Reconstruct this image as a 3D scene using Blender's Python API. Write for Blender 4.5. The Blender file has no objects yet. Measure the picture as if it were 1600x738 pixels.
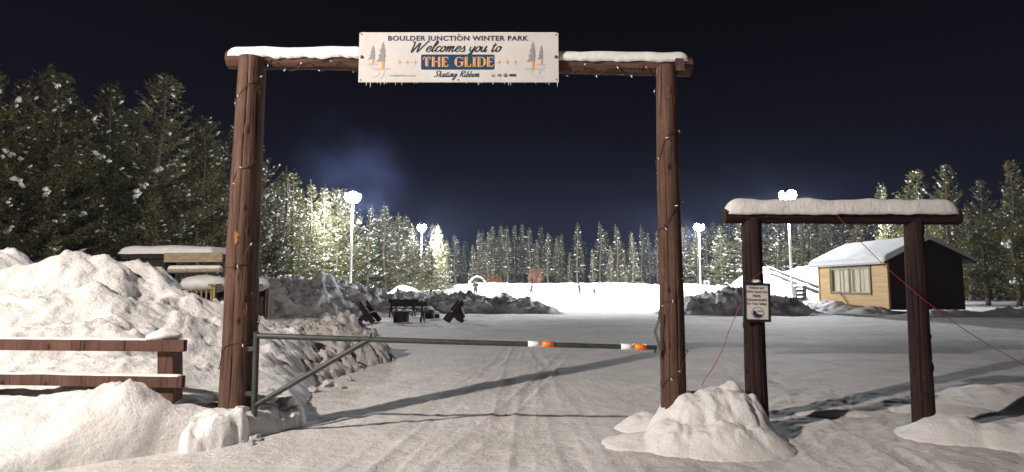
import bpy, math, random
import numpy as np
from mathutils import Vector, Matrix

random.seed(7)
rng = np.random.default_rng(7)
scene = bpy.context.scene
COL = scene.collection
R = math.radians

# ------------------------------------------------------------------ camera
F_PX, CX, CY, CAM_H = 875.0, 800.0, 369.0, 1.7
TILT = math.atan(78 / 875.0)
cam_d = bpy.data.cameras.new('camera')
cam = bpy.data.objects.new('camera', cam_d)
COL.objects.link(cam)
cam.location = (0, 0, CAM_H)
cam.rotation_euler = (math.pi / 2 + TILT, 0, 0)
cam_d.sensor_width = 36
cam_d.lens = 36 * F_PX / 1600
cam_d.clip_start = 0.05
cam_d.clip_end = 3000
scene.camera = cam


def at(px, py, Y):
    """point at depth Y that the photo shows at pixel px, py"""
    u, v = (px - CX) / F_PX, (CY - py) / F_PX
    dy = math.cos(TILT) - v * math.sin(TILT)
    dz = math.sin(TILT) + v * math.cos(TILT)
    s = Y / dy
    return Vector((u * s, Y, CAM_H + dz * s))


def on(px, py, z=0.0):
    """point at height z that the photo shows at pixel px, py"""
    u, v = (px - CX) / F_PX, (CY - py) / F_PX
    dy = math.cos(TILT) - v * math.sin(TILT)
    dz = math.sin(TILT) + v * math.cos(TILT)
    s = (z - CAM_H) / dz
    return Vector((u * s, dy * s, z))


# ------------------------------------------------------------------ noise
_perm = rng.permutation(256)
_perm = np.concatenate([_perm, _perm, _perm])
_grad = rng.normal(size=(256, 3))
_grad /= np.linalg.norm(_grad, axis=1)[:, None]


def p3(x, y, z=0.0):
    x, y, z = np.broadcast_arrays(np.asarray(x, float), np.asarray(y, float), np.asarray(z, float))
    xi, yi, zi = np.floor(x).astype(int), np.floor(y).astype(int), np.floor(z).astype(int)
    xf, yf, zf = x - xi, y - yi, z - zi
    f = lambda t: t * t * t * (t * (t * 6 - 15) + 10)
    u, v, w = f(xf), f(yf), f(zf)
    out = 0
    for dx in (0, 1):
        for dy in (0, 1):
            for dz in (0, 1):
                h = _perm[(_perm[(_perm[(xi + dx) & 255] + yi + dy) & 255] + zi + dz) & 255]
                g = _grad[h]
                d = g[..., 0] * (xf - dx) + g[..., 1] * (yf - dy) + g[..., 2] * (zf - dz)
                wt = (u if dx else 1 - u) * (v if dy else 1 - v) * (w if dz else 1 - w)
                out = out + d * wt
    return out


def fbm(x, y, z=0.0, octv=4, gain=0.5):
    s, a, f = 0, 1.0, 1.0
    for k in range(octv):
        s = s + a * p3(x * f, y * f, np.asarray(z) * f + 17.3 * k)
        a *= gain
        f *= 2.03
    return s


def billow(x, y, z=0.0, octv=4, gain=0.5):
    s, a, f = 0, 1.0, 1.0
    for k in range(octv):
        s = s + a * (np.abs(p3(x * f, y * f, np.asarray(z) * f + 9.1 * k)) * 2 - .4)
        a *= gain
        f *= 2.1
    return s


def worley(x, y, seed=0):
    x = np.asarray(x, float); y = np.asarray(y, float)
    xi, yi = np.floor(x).astype(int), np.floor(y).astype(int)
    f1 = np.full(x.shape, 9.0); f2 = np.full(x.shape, 9.0); cid = np.zeros(x.shape)
    for dx in (-1, 0, 1):
        for dy in (-1, 0, 1):
            h = _perm[(_perm[(xi + dx + seed) & 255] + yi + dy) & 255]
            h2 = _perm[(h + 91) & 255]; h3 = _perm[(h + 37) & 255]
            d = np.hypot(xi + dx + h / 255.0 - x, yi + dy + h2 / 255.0 - y)
            nearer = d < f1
            f2 = np.where(nearer, f1, np.minimum(f2, d))
            cid = np.where(nearer, h3 / 255.0, cid)
            f1 = np.where(nearer, d, f1)
    return f1, f2, cid


def sstep(a, b, x):
    t = np.clip((x - a) / (b - a), 0, 1)
    return t * t * (3 - 2 * t)


# ------------------------------------------------------------------ object helpers
def link(o, parent=None):
    COL.objects.link(o)
    if parent is not None:
        o.parent = parent
    return o


def tag(o, label=None, cat=None, group=None, kind=None):
    if label: o['label'] = label
    if cat: o['category'] = cat
    if group: o['group'] = group
    if kind: o['kind'] = kind
    return o


def empty(name, loc=(0, 0, 0), rz=0.0, label=None, cat=None, group=None):
    o = bpy.data.objects.new(name, None)
    o.location = loc
    o.rotation_euler = (0, 0, rz)
    o.empty_display_size = 0.2
    link(o)
    return tag(o, label, cat, group)


def kids(o):
    return [c for c in bpy.data.objects if c.parent == o]


def copy_tree(o, parent=None):
    c = o.copy()
    COL.objects.link(c)
    if parent is not None:
        c.parent = parent
    for ch in kids(o):
        copy_tree(ch, c)
    return c


def np_mesh(name, verts, faces, m=None, parent=None, smooth=True):
    me = bpy.data.meshes.new(name)
    me.from_pydata([tuple(map(float, v)) for v in verts] if not isinstance(verts, list) else verts, [],
                   faces if isinstance(faces, list) else faces.tolist())
    if smooth:
        me.polygons.foreach_set('use_smooth', [True] * len(me.polygons))
    me.update()
    o = bpy.data.objects.new(name, me)
    if m: me.materials.append(m)
    return link(o, parent)


class MB:
    """collects shapes, builds ONE mesh object"""
    def __init__(s):
        s.v, s.f = [], []

    def add(s, vs, fs):
        b = len(s.v)
        s.v += [tuple(v) for v in vs]
        s.f += [tuple(i + b for i in f) for f in fs]
        return s

    def box(s, c, size, M=None, bev=0.0):
        hx, hy, hz = size[0] / 2, size[1] / 2, size[2] / 2
        if bev <= 0:
            vs = [Vector((x * hx, y * hy, z * hz)) for x in (-1, 1) for y in (-1, 1) for z in (-1, 1)]
            fs = [(0, 1, 3, 2), (4, 6, 7, 5), (0, 4, 5, 1), (2, 3, 7, 6), (0, 2, 6, 4), (1, 5, 7, 3)]
        else:
            import bmesh
            bm = bmesh.new()
            bmesh.ops.create_cube(bm, size=1)
            for v in bm.verts: v.co = Vector((v.co.x * size[0], v.co.y * size[1], v.co.z * size[2]))
            bmesh.ops.bevel(bm, geom=bm.edges[:], offset=bev, segments=2, affect='EDGES', profile=.6)
            bm.verts.index_update()
            vs = [v.co.copy() for v in bm.verts]
            fs = [tuple(v.index for v in f.verts) for f in bm.faces]
            bm.free()
        c = Vector(c)
        if M is not None:
            vs = [M @ v + c for v in vs]
        else:
            vs = [v + c for v in vs]
        return s.add(vs, fs)

    def bar(s, p0, p1, w, d, up=Vector((0, 0, 1)), bev=0.0):
        p0, p1 = Vector(p0), Vector(p1)
        z = (p1 - p0); L = z.length; z.normalize()
        x = z.cross(up)
        if x.length < 1e-4: x = z.cross(Vector((0, 1, 0)))
        x.normalize(); y = z.cross(x).normalized()
        M = Matrix((x, y, z)).transposed()
        return s.box((p0 + p1) / 2, (w, d, L), M, bev)

    def tube(s, pts, rad, segs=12, cap=True):
        pts = [Vector(p) for p in pts]
        n = len(pts)
        if not hasattr(rad, '__len__'): rad = [rad] * n
        T = []
        for i in range(n):
            T.append((pts[min(i + 1, n - 1)] - pts[max(i - 1, 0)]).normalized())
        ref = Vector((0, 0, 1)) if abs(T[0].z) < .9 else Vector((1, 0, 0))
        nx = T[0].cross(ref).normalized()
        vs, fs = [], []
        for i in range(n):
            nx = (nx - T[i] * nx.dot(T[i]))
            if nx.length < 1e-6: nx = T[i].orthogonal()
            nx.normalize()
            ny = T[i].cross(nx)
            for k in range(segs):
                a = 2 * math.pi * k / segs
                vs.append(pts[i] + (nx * math.cos(a) + ny * math.sin(a)) * rad[i])
        for i in range(n - 1):
            for k in range(segs):
                k2 = (k + 1) % segs
                fs.append((i * segs + k, i * segs + k2, (i + 1) * segs + k2, (i + 1) * segs + k))
        if cap:
            fs.append(tuple(reversed(range(segs))))
            fs.append(tuple((n - 1) * segs + k for k in range(segs)))
        return s.add(vs, fs)

    def lathe(s, prof, c=(0, 0, 0), M=None, segs=20):
        vs, fs = [], []
        c = Vector(c)
        for r, z in prof:
            for k in range(segs):
                a = 2 * math.pi * k / segs
                p = Vector((r * math.cos(a), r * math.sin(a), z))
                vs.append((M @ p if M is not None else p) + c)
        for i in range(len(prof) - 1):
            for k in range(segs):
                k2 = (k + 1) % segs
                fs.append((i * segs + k, i * segs + k2, (i + 1) * segs + k2, (i + 1) * segs + k))
        return s.add(vs, fs)

    def blob(s, c, r, seed=0, amp=.25, M=None, rings=6, segs=9):
        c = Vector(c)
        vs, fs = [], []
        ang = [(math.pi * (i + .0) / rings, 2 * math.pi * k / segs) for i in range(1, rings) for k in range(segs)]
        dirs = [Vector((0, 0, 1))] + [Vector((math.sin(t) * math.cos(p), math.sin(t) * math.sin(p), math.cos(t))) for t, p in ang] + [Vector((0, 0, -1))]
        da = np.array([tuple(d) for d in dirs])
        nz = p3(da[:, 0] * 1.4 + seed * 3.1, da[:, 1] * 1.4, da[:, 2] * 1.4 + seed) * 2
        for d, k in zip(dirs, nz):
            p = Vector((d.x * r[0], d.y * r[1], d.z * r[2])) * (1 + amp * k)
            vs.append((M @ p if M is not None else p) + c)
        for k in range(segs):
            fs.append((0, 1 + k, 1 + (k + 1) % segs))
        for i in range(rings - 2):
            for k in range(segs):
                a = 1 + i * segs
                fs.append((a + k, a + segs + k, a + segs + (k + 1) % segs, a + (k + 1) % segs))
        a = 1 + (rings - 2) * segs
        for k in range(segs):
            fs.append((a + k, len(dirs) - 1, a + (k + 1) % segs))
        return s.add(vs, fs)

    def build(s, name, m=None, parent=None, smooth=False):
        o = np_mesh(name, s.v, s.f, m, parent, smooth)
        return o


def smooth_by_angle(o, deg=40):
    me = o.data
    me.polygons.foreach_set('use_smooth', [True] * len(me.polygons))
    try:
        me.set_sharp_from_angle(angle=R(deg))
    except Exception:
        pass
    return o


# ------------------------------------------------------------------ materials
def new_mat(name):
    m = bpy.data.materials.new(name)
    m.use_nodes = True
    nt = m.node_tree
    b = nt.nodes['Principled BSDF']
    return m, nt, b


def mat(name, col, rough=.6, var=.0, scale=4.0, stretch=(1, 1, 1), bump=0.0, bscale=None, metal=0.0, emit=None, estr=0.0,
        col2=None, spec=None):
    m, nt, b = new_mat(name)
    N, L = nt.nodes, nt.links
    b.inputs['Base Color'].default_value = (*col, 1)
    b.inputs['Roughness'].default_value = rough
    b.inputs['Metallic'].default_value = metal
    if spec is not None: b.inputs['Specular IOR Level'].default_value = spec
    if emit:
        b.inputs['Emission Color'].default_value = (*emit, 1)
        b.inputs['Emission Strength'].default_value = estr
    if var or bump or col2:
        tc = N.new('ShaderNodeTexCoord')
        mp = N.new('ShaderNodeMapping')
        mp.inputs['Scale'].default_value = stretch
        L.new(tc.outputs['Object'], mp.inputs['Vector'])
        nz = N.new('ShaderNodeTexNoise')
        nz.inputs['Scale'].default_value = scale
        nz.inputs['Detail'].default_value = 6
        nz.inputs['Roughness'].default_value = .65
        L.new(mp.outputs['Vector'], nz.inputs['Vector'])
        if var or col2:
            rp = N.new('ShaderNodeValToRGB')
            c2 = col2 or tuple(min(1, c * (1 + var)) for c in col)
            c1 = col if col2 else tuple(c * (1 - var) for c in col)
            rp.color_ramp.elements[0].position = .35
            rp.color_ramp.elements[1].position = .65
            rp.color_ramp.elements[0].color = (*c1, 1)
            rp.color_ramp.elements[1].color = (*c2, 1)
            L.new(nz.outputs['Fac'], rp.inputs['Fac'])
            L.new(rp.outputs['Color'], b.inputs['Base Color'])
        if bump:
            nb = nz
            if bscale:
                nb = N.new('ShaderNodeTexNoise')
                nb.inputs['Scale'].default_value = bscale
                nb.inputs['Detail'].default_value = 5
                L.new(mp.outputs['Vector'], nb.inputs['Vector'])
            bp = N.new('ShaderNodeBump')
            bp.inputs['Strength'].default_value = 1.0
            bp.inputs['Distance'].default_value = bump
            L.new(nb.outputs['Fac'], bp.inputs['Height'])
            L.new(bp.outputs['Normal'], b.inputs['Normal'])
    return m


def snow_mat(name, c_lo, c_hi, bump=.02, scale=1.2, fine=22.0, coarse=None, cdist=.05):
    m, nt, b = new_mat(name)
    N, L = nt.nodes, nt.links
    b.inputs['Roughness'].default_value = .75
    b.inputs['Specular IOR Level'].default_value = .25
    tc = N.new('ShaderNodeTexCoord')
    n1 = N.new('ShaderNodeTexNoise'); n1.inputs['Scale'].default_value = scale; n1.inputs['Detail'].default_value = 8; n1.inputs['Roughness'].default_value = .7
    n2 = N.new('ShaderNodeTexNoise'); n2.inputs['Scale'].default_value = fine; n2.inputs['Detail'].default_value = 8; n2.inputs['Roughness'].default_value = .75
    for n in (n1, n2): L.new(tc.outputs['Object'], n.inputs['Vector'])
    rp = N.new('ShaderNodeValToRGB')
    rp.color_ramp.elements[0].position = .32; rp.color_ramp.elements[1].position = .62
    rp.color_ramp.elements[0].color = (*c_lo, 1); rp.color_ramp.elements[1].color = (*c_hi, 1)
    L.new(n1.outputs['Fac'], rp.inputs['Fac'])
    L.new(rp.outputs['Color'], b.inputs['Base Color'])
    bp = N.new('ShaderNodeBump'); bp.inputs['Strength'].default_value = 1; bp.inputs['Distance'].default_value = bump
    L.new(n2.outputs['Fac'], bp.inputs['Height'])
    L.new(bp.outputs['Normal'], b.inputs['Normal'])
    if coarse:
        n3 = N.new('ShaderNodeTexNoise'); n3.inputs['Scale'].default_value = coarse; n3.inputs['Detail'].default_value = 6; n3.inputs['Roughness'].default_value = .6
        L.new(tc.outputs['Object'], n3.inputs['Vector'])
        b3 = N.new('ShaderNodeBump'); b3.inputs['Strength'].default_value = 1; b3.inputs['Distance'].default_value = cdist
        L.new(n3.outputs['Fac'], b3.inputs['Height'])
        L.new(b3.outputs['Normal'], bp.inputs['Normal'])
    return m


def log_mat(name, dark, mid, light, peel=None, bump=.012):
    """peeled log: long vertical fibres, dark checks and knots, optional raw patches"""
    m, nt, b = new_mat(name)
    N, L = nt.nodes, nt.links
    b.inputs['Roughness'].default_value = .8
    b.inputs['Specular IOR Level'].default_value = .2
    tc = N.new('ShaderNodeTexCoord')
    def noise(sc, st, det=8, rg=.7):
        mp = N.new('ShaderNodeMapping'); mp.inputs['Scale'].default_value = st
        L.new(tc.outputs['Object'], mp.inputs['Vector'])
        n = N.new('ShaderNodeTexNoise'); n.inputs['Scale'].default_value = sc; n.inputs['Detail'].default_value = det; n.inputs['Roughness'].default_value = rg
        L.new(mp.outputs['Vector'], n.inputs['Vector'])
        return n
    fib = noise(16, (1, 1, .07))
    big = noise(2.2, (1, 1, .5), 6)
    rp = N.new('ShaderNodeValToRGB')
    e = rp.color_ramp.elements
    e[0].position = .3; e[0].color = (*dark, 1)
    e[1].position = .72; e[1].color = (*light, 1)
    k = e.new(.5); k.color = (*mid, 1)
    mx = N.new('ShaderNodeMath'); mx.operation = 'MULTIPLY_ADD'
    mx.inputs[1].default_value = .55
    L.new(fib.outputs['Fac'], mx.inputs[0])
    m2 = N.new('ShaderNodeMath'); m2.operation = 'MULTIPLY'; m2.inputs[1].default_value = .45
    L.new(big.outputs['Fac'], m2.inputs[0]); L.new(m2.outputs[0], mx.inputs[2])
    L.new(mx.outputs[0], rp.inputs['Fac'])
    last = rp.outputs['Color']
    if peel:
        pn = noise(5.0, (1, 1, .22), 4, .6)
        pr = N.new('ShaderNodeValToRGB'); pr.color_ramp.elements[0].position = .655; pr.color_ramp.elements[1].position = .675
        L.new(pn.outputs['Fac'], pr.inputs['Fac'])
        mix = N.new('ShaderNodeMix'); mix.data_type = 'RGBA'
        L.new(pr.outputs['Color'], mix.inputs['Factor'])
        L.new(last, mix.inputs[6]); mix.inputs[7].default_value = (*peel, 1)
        last = mix.outputs[2]
    # fine dark checks along the grain and round dark knots
    ck = noise(34, (1, 1, .025), 3, .5)
    cr = N.new('ShaderNodeValToRGB'); cr.color_ramp.elements[0].position = .33; cr.color_ramp.elements[1].position = .40
    cr.color_ramp.elements[0].color = (.25, .25, .25, 1); cr.color_ramp.elements[1].color = (1, 1, 1, 1)
    L.new(ck.outputs['Fac'], cr.inputs['Fac'])
    vm = N.new('ShaderNodeMapping'); vm.inputs['Scale'].default_value = (1, 1, .55); L.new(tc.outputs['Object'], vm.inputs['Vector'])
    vo = N.new('ShaderNodeTexVoronoi'); vo.inputs['Scale'].default_value = 5.5; vo.inputs['Randomness'].default_value = 1
    L.new(vm.outputs['Vector'], vo.inputs['Vector'])
    vr = N.new('ShaderNodeValToRGB'); vr.color_ramp.elements[0].position = .07; vr.color_ramp.elements[1].position = .17
    vr.color_ramp.elements[0].color = (.22, .20, .20, 1); vr.color_ramp.elements[1].color = (1, 1, 1, 1)
    L.new(vo.outputs['Distance'], vr.inputs['Fac'])
    for extra in (cr, vr):
        mm = N.new('ShaderNodeMix'); mm.data_type = 'RGBA'; mm.blend_type = 'MULTIPLY'; mm.inputs['Factor'].default_value = 1
        L.new(last, mm.inputs[6]); L.new(extra.outputs['Color'], mm.inputs[7]); last = mm.outputs[2]
    L.new(last, b.inputs['Base Color'])
    bp = N.new('ShaderNodeBump'); bp.inputs['Strength'].default_value = 1; bp.inputs['Distance'].default_value = bump
    L.new(fib.outputs['Fac'], bp.inputs['Height']); L.new(bp.outputs['Normal'], b.inputs['Normal'])
    return m


def leaf_mat(name, c1, c2):
    m, nt, b = new_mat(name)
    N, L = nt.nodes, nt.links
    b.inputs['Roughness'].default_value = .7
    b.inputs['Specular IOR Level'].default_value = .2
    oi = N.new('ShaderNodeObjectInfo')
    tc = N.new('ShaderNodeTexCoord')
    nz = N.new('ShaderNodeTexNoise'); nz.inputs['Scale'].default_value = 1.6; nz.inputs['Detail'].default_value = 5
    L.new(tc.outputs['Object'], nz.inputs['Vector'])
    ad = N.new('ShaderNodeMath'); ad.operation = 'MULTIPLY_ADD'; ad.inputs[1].default_value = .5
    L.new(oi.outputs['Random'], ad.inputs[0])
    ms = N.new('ShaderNodeMath'); ms.operation = 'SUBTRACT'; ms.inputs[1].default_value = .25
    L.new(nz.outputs['Fac'], ms.inputs[0]); L.new(ms.outputs[0], ad.inputs[2])
    rp = N.new('ShaderNodeValToRGB')
    rp.color_ramp.elements[0].position = .3; rp.color_ramp.elements[1].position = .75
    rp.color_ramp.elements[0].color = (*c1, 1); rp.color_ramp.elements[1].color = (*c2, 1)
    L.new(ad.outputs[0], rp.inputs['Fac']); L.new(rp.outputs['Color'], b.inputs['Base Color'])
    return m


M = {}
M['ground'] = snow_mat('packed_snow', (.60, .58, .56), (.78, .765, .75), bump=.035, scale=.9, fine=14, coarse=2.6, cdist=.065)
M['snow'] = snow_mat('clean_snow', (.78, .775, .77), (.87, .87, .87), bump=.014, scale=5, fine=34, coarse=5, cdist=.03)
M['bank'] = snow_mat('plowed_snow', (.72, .71, .695), (.86, .85, .84), bump=.028, scale=3.2, fine=20, coarse=4, cdist=.06)
M['dirty_shaded'] = snow_mat('dirty_shaded_snow', (.14, .14, .15), (.74, .74, .76), bump=.12, scale=1.1, fine=5)  # real dirt, plus back-lit shade and bright crumbs painted into the tones
M['mid'] = snow_mat('gritty_snow', (.56, .52, .48), (.78, .755, .73), bump=.04, scale=3.0, fine=20, coarse=5, cdist=.07)
M['far_snow'] = snow_mat('far_snow', (.66, .66, .67), (.82, .82, .82), bump=.05, scale=.6, fine=5)
M['log'] = log_mat('red_brown_log', (.028, .017, .013), (.096, .053, .038), (.19, .118, .088), peel=(.38, .18, .07), bump=.02)
M['log_end'] = mat('sawn_log_end', (.22, .13, .08), .85, .35, 9, bump=.004)
M['dark_log'] = log_mat('dark_stained_log', (.012, .006, .006), (.030, .016, .015), (.058, .033, .030), bump=.02)
M['rail'] = log_mat('stained_rail', (.036, .019, .015), (.095, .050, .038), (.15, .085, .065), bump=.012)
M['green'] = mat('green_painted_steel', (.020, .032, .025), .5, .35, 14, bump=.002, col2=(.055, .066, .055))
M['tape_w'] = mat('white_reflective_tape', (.92, .92, .90), .3, .1, 40)
M['tape_r'] = mat('orange_reflective_tape', (.85, .10, .02), .3, 0, 30, col2=(.95, .38, .03))
M['steel'] = mat('galvanised_steel', (.45, .46, .47), .45, .15, 12, metal=.7)
M['chain'] = mat('dark_chain_steel', (.12, .12, .12), .5, .2, 20, metal=.6)
M['pole'] = mat('pale_steel_pole', (.55, .56, .57), .5, .1, 3)
M['dish'] = mat('lamp_reflector', (.5, .5, .5), .4, .05, 5)
M['lens'] = mat('lit_lamp_lens', (.9, .95, 1), .3, emit=(.90, .95, 1.0), estr=140)
M['warm_lens'] = mat('lit_yard_lamp_lens', (1, .9, .8), .3, emit=(1.0, .88, .78), estr=40)
M['sign'] = mat('white_sign_panel', (.56, .545, .535), .6, .05, 3)
M['ink'] = mat('black_lettering', (.015, .014, .02), .5)
M['navy'] = mat('navy_lettering', (.018, .045, .085), .5)
M['teal'] = mat('blue_sign_plate', (.008, .052, .115), .7, .1, 6, spec=.2)
M['gold'] = mat('orange_lettering', (.72, .36, .10), .5, .08, 20)
M['trunk_ink'] = mat('orange_printed_trunk', (.75, .28, .04), .5)
M['grey_ink'] = mat('grey_printed_tree', (.25, .245, .26), .6, .12, 30)
M['pale_ink'] = mat('pale_printed_line', (.36, .33, .30), .6)
M['shade_ink'] = mat('printed_soft_grey', (.44, .43, .42), .6)
M['leafy_ink'] = mat('green_logo_ink', (.08, .14, .04), .5)
M['frame'] = mat('black_sign_frame', (.018, .014, .013), .5, .2, 12)
M['paper'] = mat('notice_paper', (.66, .63, .60), .6, .05, 8)
M['notice_ink'] = mat('notice_lettering', (.11, .10, .10), .6)
M['purple'] = mat('dark_blue_logo_ink', (.02, .025, .07), .5)
M['cord'] = mat('red_cord', (.30, .035, .028), .5, .15, 20)
M['wire'] = mat('brown_light_wire', (.035, .022, .016), .6)
M['bulb'] = mat('white_unlit_bulb', (.62, .60, .55), .25, .05, 20)
M['dark_wood'] = mat('dark_weathered_wood', (.020, .014, .012), .8, .4, 6, (1, 1, 1), bump=.004)
M['rust'] = mat('burnt_steel', (.035, .022, .018), .8, .4, 8, bump=.003)
M['char'] = mat('stump_bark', (.045, .030, .022), .9, .5, 12, bump=.01)
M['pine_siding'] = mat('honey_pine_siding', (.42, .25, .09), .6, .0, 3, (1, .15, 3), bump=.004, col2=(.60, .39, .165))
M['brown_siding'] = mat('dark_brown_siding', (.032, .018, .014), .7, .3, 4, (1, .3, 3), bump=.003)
M['trim'] = mat('cream_window_frame', (.34, .28, .12), .5, .1, 8)
M['dark_trim'] = mat('olive_window_trim', (.13, .10, .05), .6, .2, 8)
M['soffit'] = mat('grey_metal_fascia', (.30, .31, .32), .5, .1, 5)
M['curtain'] = mat('pale_glow_curtain', (.78, .74, .58), .8, .14, 6, (8, 8, .5), emit=(1.0, .93, .70), estr=.16)  # weak glow added so the window looks lit from inside
M['yellow_wood'] = mat('yellow_lumber', (.36, .26, .10), .7, .2, 5, (1, 1, .3), bump=.003)
M['raw_wood'] = mat('weathered_board', (.34, .27, .18), .8, .3, 5, (1, 1, 4), bump=.004)
M['bark'] = mat('conifer_bark', (.10, .075, .055), .9, .4, 7, (1, 1, .3), bump=.02)
M['needle'] = leaf_mat('pine_needles', (.060, .060, .023), (.150, .142, .055))
M['needle2'] = leaf_mat('spruce_needles', (.070, .074, .030), (.170, .166, .066))
M['brownleaf'] = leaf_mat('dry_oak_leaves', (.20, .085, .035), (.36, .17, .08))
M['twig'] = mat('bare_twig', (.12, .085, .065), .9, .3, 6)
M['metal_box'] = mat('dark_cabinet', (.035, .035, .035), .5, .3, 6)
M['red_sign'] = mat('red_sign_face', (.55, .06, .04), .5)
m, nt, b = new_mat('window_glass')
m.node_tree.nodes.remove(b)
_t = nt.nodes.new('ShaderNodeBsdfTransparent'); _g = nt.nodes.new('ShaderNodeBsdfGlossy'); _x = nt.nodes.new('ShaderNodeMixShader'); _f = nt.nodes.new('ShaderNodeFresnel')
_g.inputs['Roughness'].default_value = .03; _f.inputs['IOR'].default_value = 1.45
nt.links.new(_f.outputs[0], _x.inputs[0]); nt.links.new(_t.outputs[0], _x.inputs[1]); nt.links.new(_g.outputs[0], _x.inputs[2])
nt.links.new(_x.outputs[0], nt.nodes['Material Output'].inputs['Surface'])
M['glass'] = m

# ------------------------------------------------------------------ world: night sky
w = bpy.data.worlds.new('World')
scene.world = w
w.use_nodes = True
nt = w.node_tree
N, L = nt.nodes, nt.links
bg = N['Background']
tc = N.new('ShaderNodeTexCoord')
sx = N.new('ShaderNodeSeparateXYZ')
L.new(tc.outputs['Generated'], sx.inputs[0])
rp = N.new('ShaderNodeValToRGB')
e = rp.color_ramp.elements
e[0].position = 0.0; e[0].color = (.0080, .0082, .0185, 1)
e[1].position = .45; e[1].color = (.0030, .0030, .0042, 1)
k = e.new(.17); k.color = (.0058, .0060, .0110, 1)
L.new(sx.outputs['Z'], rp.inputs['Fac'])
L.new(rp.outputs['Color'], bg.inputs['Color'])
bg.inputs['Strength'].default_value = 1.0

# ------------------------------------------------------------------ ground
GATE_Y = 6.55


def graded(lo, hi, a, b, step, g=1.10):
    xs = list(np.arange(a, b + 1e-6, step))
    s, x = step, xs[-1]
    while x < hi:
        s *= g; x += s; xs.append(x)
    s, x = step, xs[0]
    while x > lo:
        s *= g; x -= s; xs.insert(0, x)
    return np.array(xs)


def tracks(X, Y):
    h = np.zeros_like(X)
    for x0, sl, w, ph in ((-1.55, .16, .12, 0), (-1.15, .10, .11, .4), (-.25, .04, .12, .9), (.10, .05, .10, .2), (-.72, .22, .12, .6), (.62, .0, .11, .1), (1.1, -.05, .1, .7),
                          (3.0, .20, .11, .3), (3.8, .16, .11, .5)):
        d = X - (x0 + sl * (Y - 5) + .05 * np.sin(Y * .5 + ph * 5))
        m = np.exp(-(d / w) ** 4)
        wear = .35 + .65 * sstep(-.15, .25, p3(X * .6 + ph * 9, Y * .35, 3.3))
        tread = np.sin((Y + ph + np.abs(d) * .8) * 2 * math.pi / .115) * np.sign(np.cos(d * 2 * math.pi / .13))
        h += wear * m * (-.016 + .012 * tread) + wear * .014 * np.exp(-((np.abs(d) - w * 1.25) / .035) ** 2)
    return h


def ground_h(X, Y):
    near = sstep(60, 12, Y)
    h = .05 * fbm(X * .22, Y * .22, 1.5, 3) + .018 * fbm(X * 1.3, Y * 1.3, 4.5, 3) * near
    d = np.hypot(X, Y)
    dense = sstep(16, 8, d)
    # scuffed, trampled surface, roughest at the right foreground
    rough = .62 + .55 * sstep(.8, 2.4, X - .05 * Y) + .25 * sstep(-.1, .3, p3(X * .5, Y * .5, 8.8))
    h += dense * rough * (.024 * fbm(X * 3.2, Y * 3.2, 7.1, 4, .62))
    f1, f2, cid = worley(X * 5.5, Y * 5.5, 3)
    h += dense * np.clip(rough - .45, 0, 1) * .045 * np.clip(.42 - f1, 0, 1) * (cid > .45)
    h += tracks(X, Y) * sstep(22, 11, Y)
    # wheel ruts crossing in front of the cabin
    h += .06 * sstep(14, 20, Y) * sstep(45, 30, Y) * p3(X * .12, Y * .9, 2.0)
    # ploughed lip that curves through the right gate
    return h


xs = graded(-600, 600, -4.6, 5.6, .034, 1.085)
ys = graded(-60, 900, 4.3, 11.0, .034, 1.05)
X, Y = np.meshgrid(xs, ys)
Z = ground_h(X, Y)
nx, ny = len(xs), len(ys)
idx = np.arange(nx * ny).reshape(ny, nx)
faces = np.stack([idx[:-1, :-1], idx[:-1, 1:], idx[1:, 1:], idx[1:, :-1]], -1).reshape(-1, 4)


def grid_obj(name, X, Y, Z, faces, m, parent=None):
    me = bpy.data.meshes.new(name)
    V = np.stack([X.ravel(), Y.ravel(), Z.ravel()], 1).astype(np.float32)
    me.vertices.add(len(V)); me.vertices.foreach_set('co', V.ravel())
    fl = faces.astype(np.int32)
    me.loops.add(fl.size); me.loops.foreach_set('vertex_index', fl.ravel())
    me.polygons.add(len(fl))
    me.polygons.foreach_set('loop_start', np.arange(0, fl.size, 4, dtype=np.int32))
    me.polygons.foreach_set('use_smooth', np.ones(len(fl), dtype=bool))
    me.update(calc_edges=True)
    me.validate()
    me.materials.append(m)
    return link(bpy.data.objects.new(name, me), parent)


g = grid_obj('snow_ground', X, Y, Z, faces, M['ground'])
tag(g, kind='structure')


def pile(name, x0, x1, y0, y1, res, hfun, m, label, cat='snow bank', group=None, warp=0.0, wscale=1.0):
    xs = np.arange(x0, x1 + res, res); ys = np.arange(y0, y1 + res, res)
    X, Y = np.meshgrid(xs, ys)
    Z = hfun(X, Y)
    Z = np.where(Z < 0, Z * 4, Z)
    nx, ny = len(xs), len(ys)
    idx = np.arange(nx * ny).reshape(ny, nx)
    f = np.stack([idx[:-1, :-1], idx[:-1, 1:], idx[1:, 1:], idx[1:, :-1]], -1).reshape(-1, 4)
    keep = Z.ravel()[f].max(1) > -.38
    f = f[keep]
    used = np.unique(f)
    remap = np.full(nx * ny, -1); remap[used] = np.arange(len(used))
    f = remap[f]
    if warp:
        wz = Z * 1.5
        k = warp * np.clip(Z * 3, 0, 1)
        X = X + k * fbm(X * wscale, Y * wscale, wz * wscale + 31, 3)
        Y = Y + k * fbm(X * wscale, Y * wscale, wz * wscale + 57, 3)
    Z = np.maximum(Z, -.5)
    o = grid_obj(name, X.ravel()[used], Y.ravel()[used], Z.ravel()[used], f, m)
    return tag(o, label, cat, group)


def shepard(pts, X, Y, p=3.2, soft=.08):
    num = 0; den = 0
    for (x, y, z) in pts:
        wgt = 1.0 / ((X - x) ** 2 + (Y - y) ** 2 + soft) ** (p / 2)
        num = num + wgt * z; den = den + wgt
    return num / den


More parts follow.
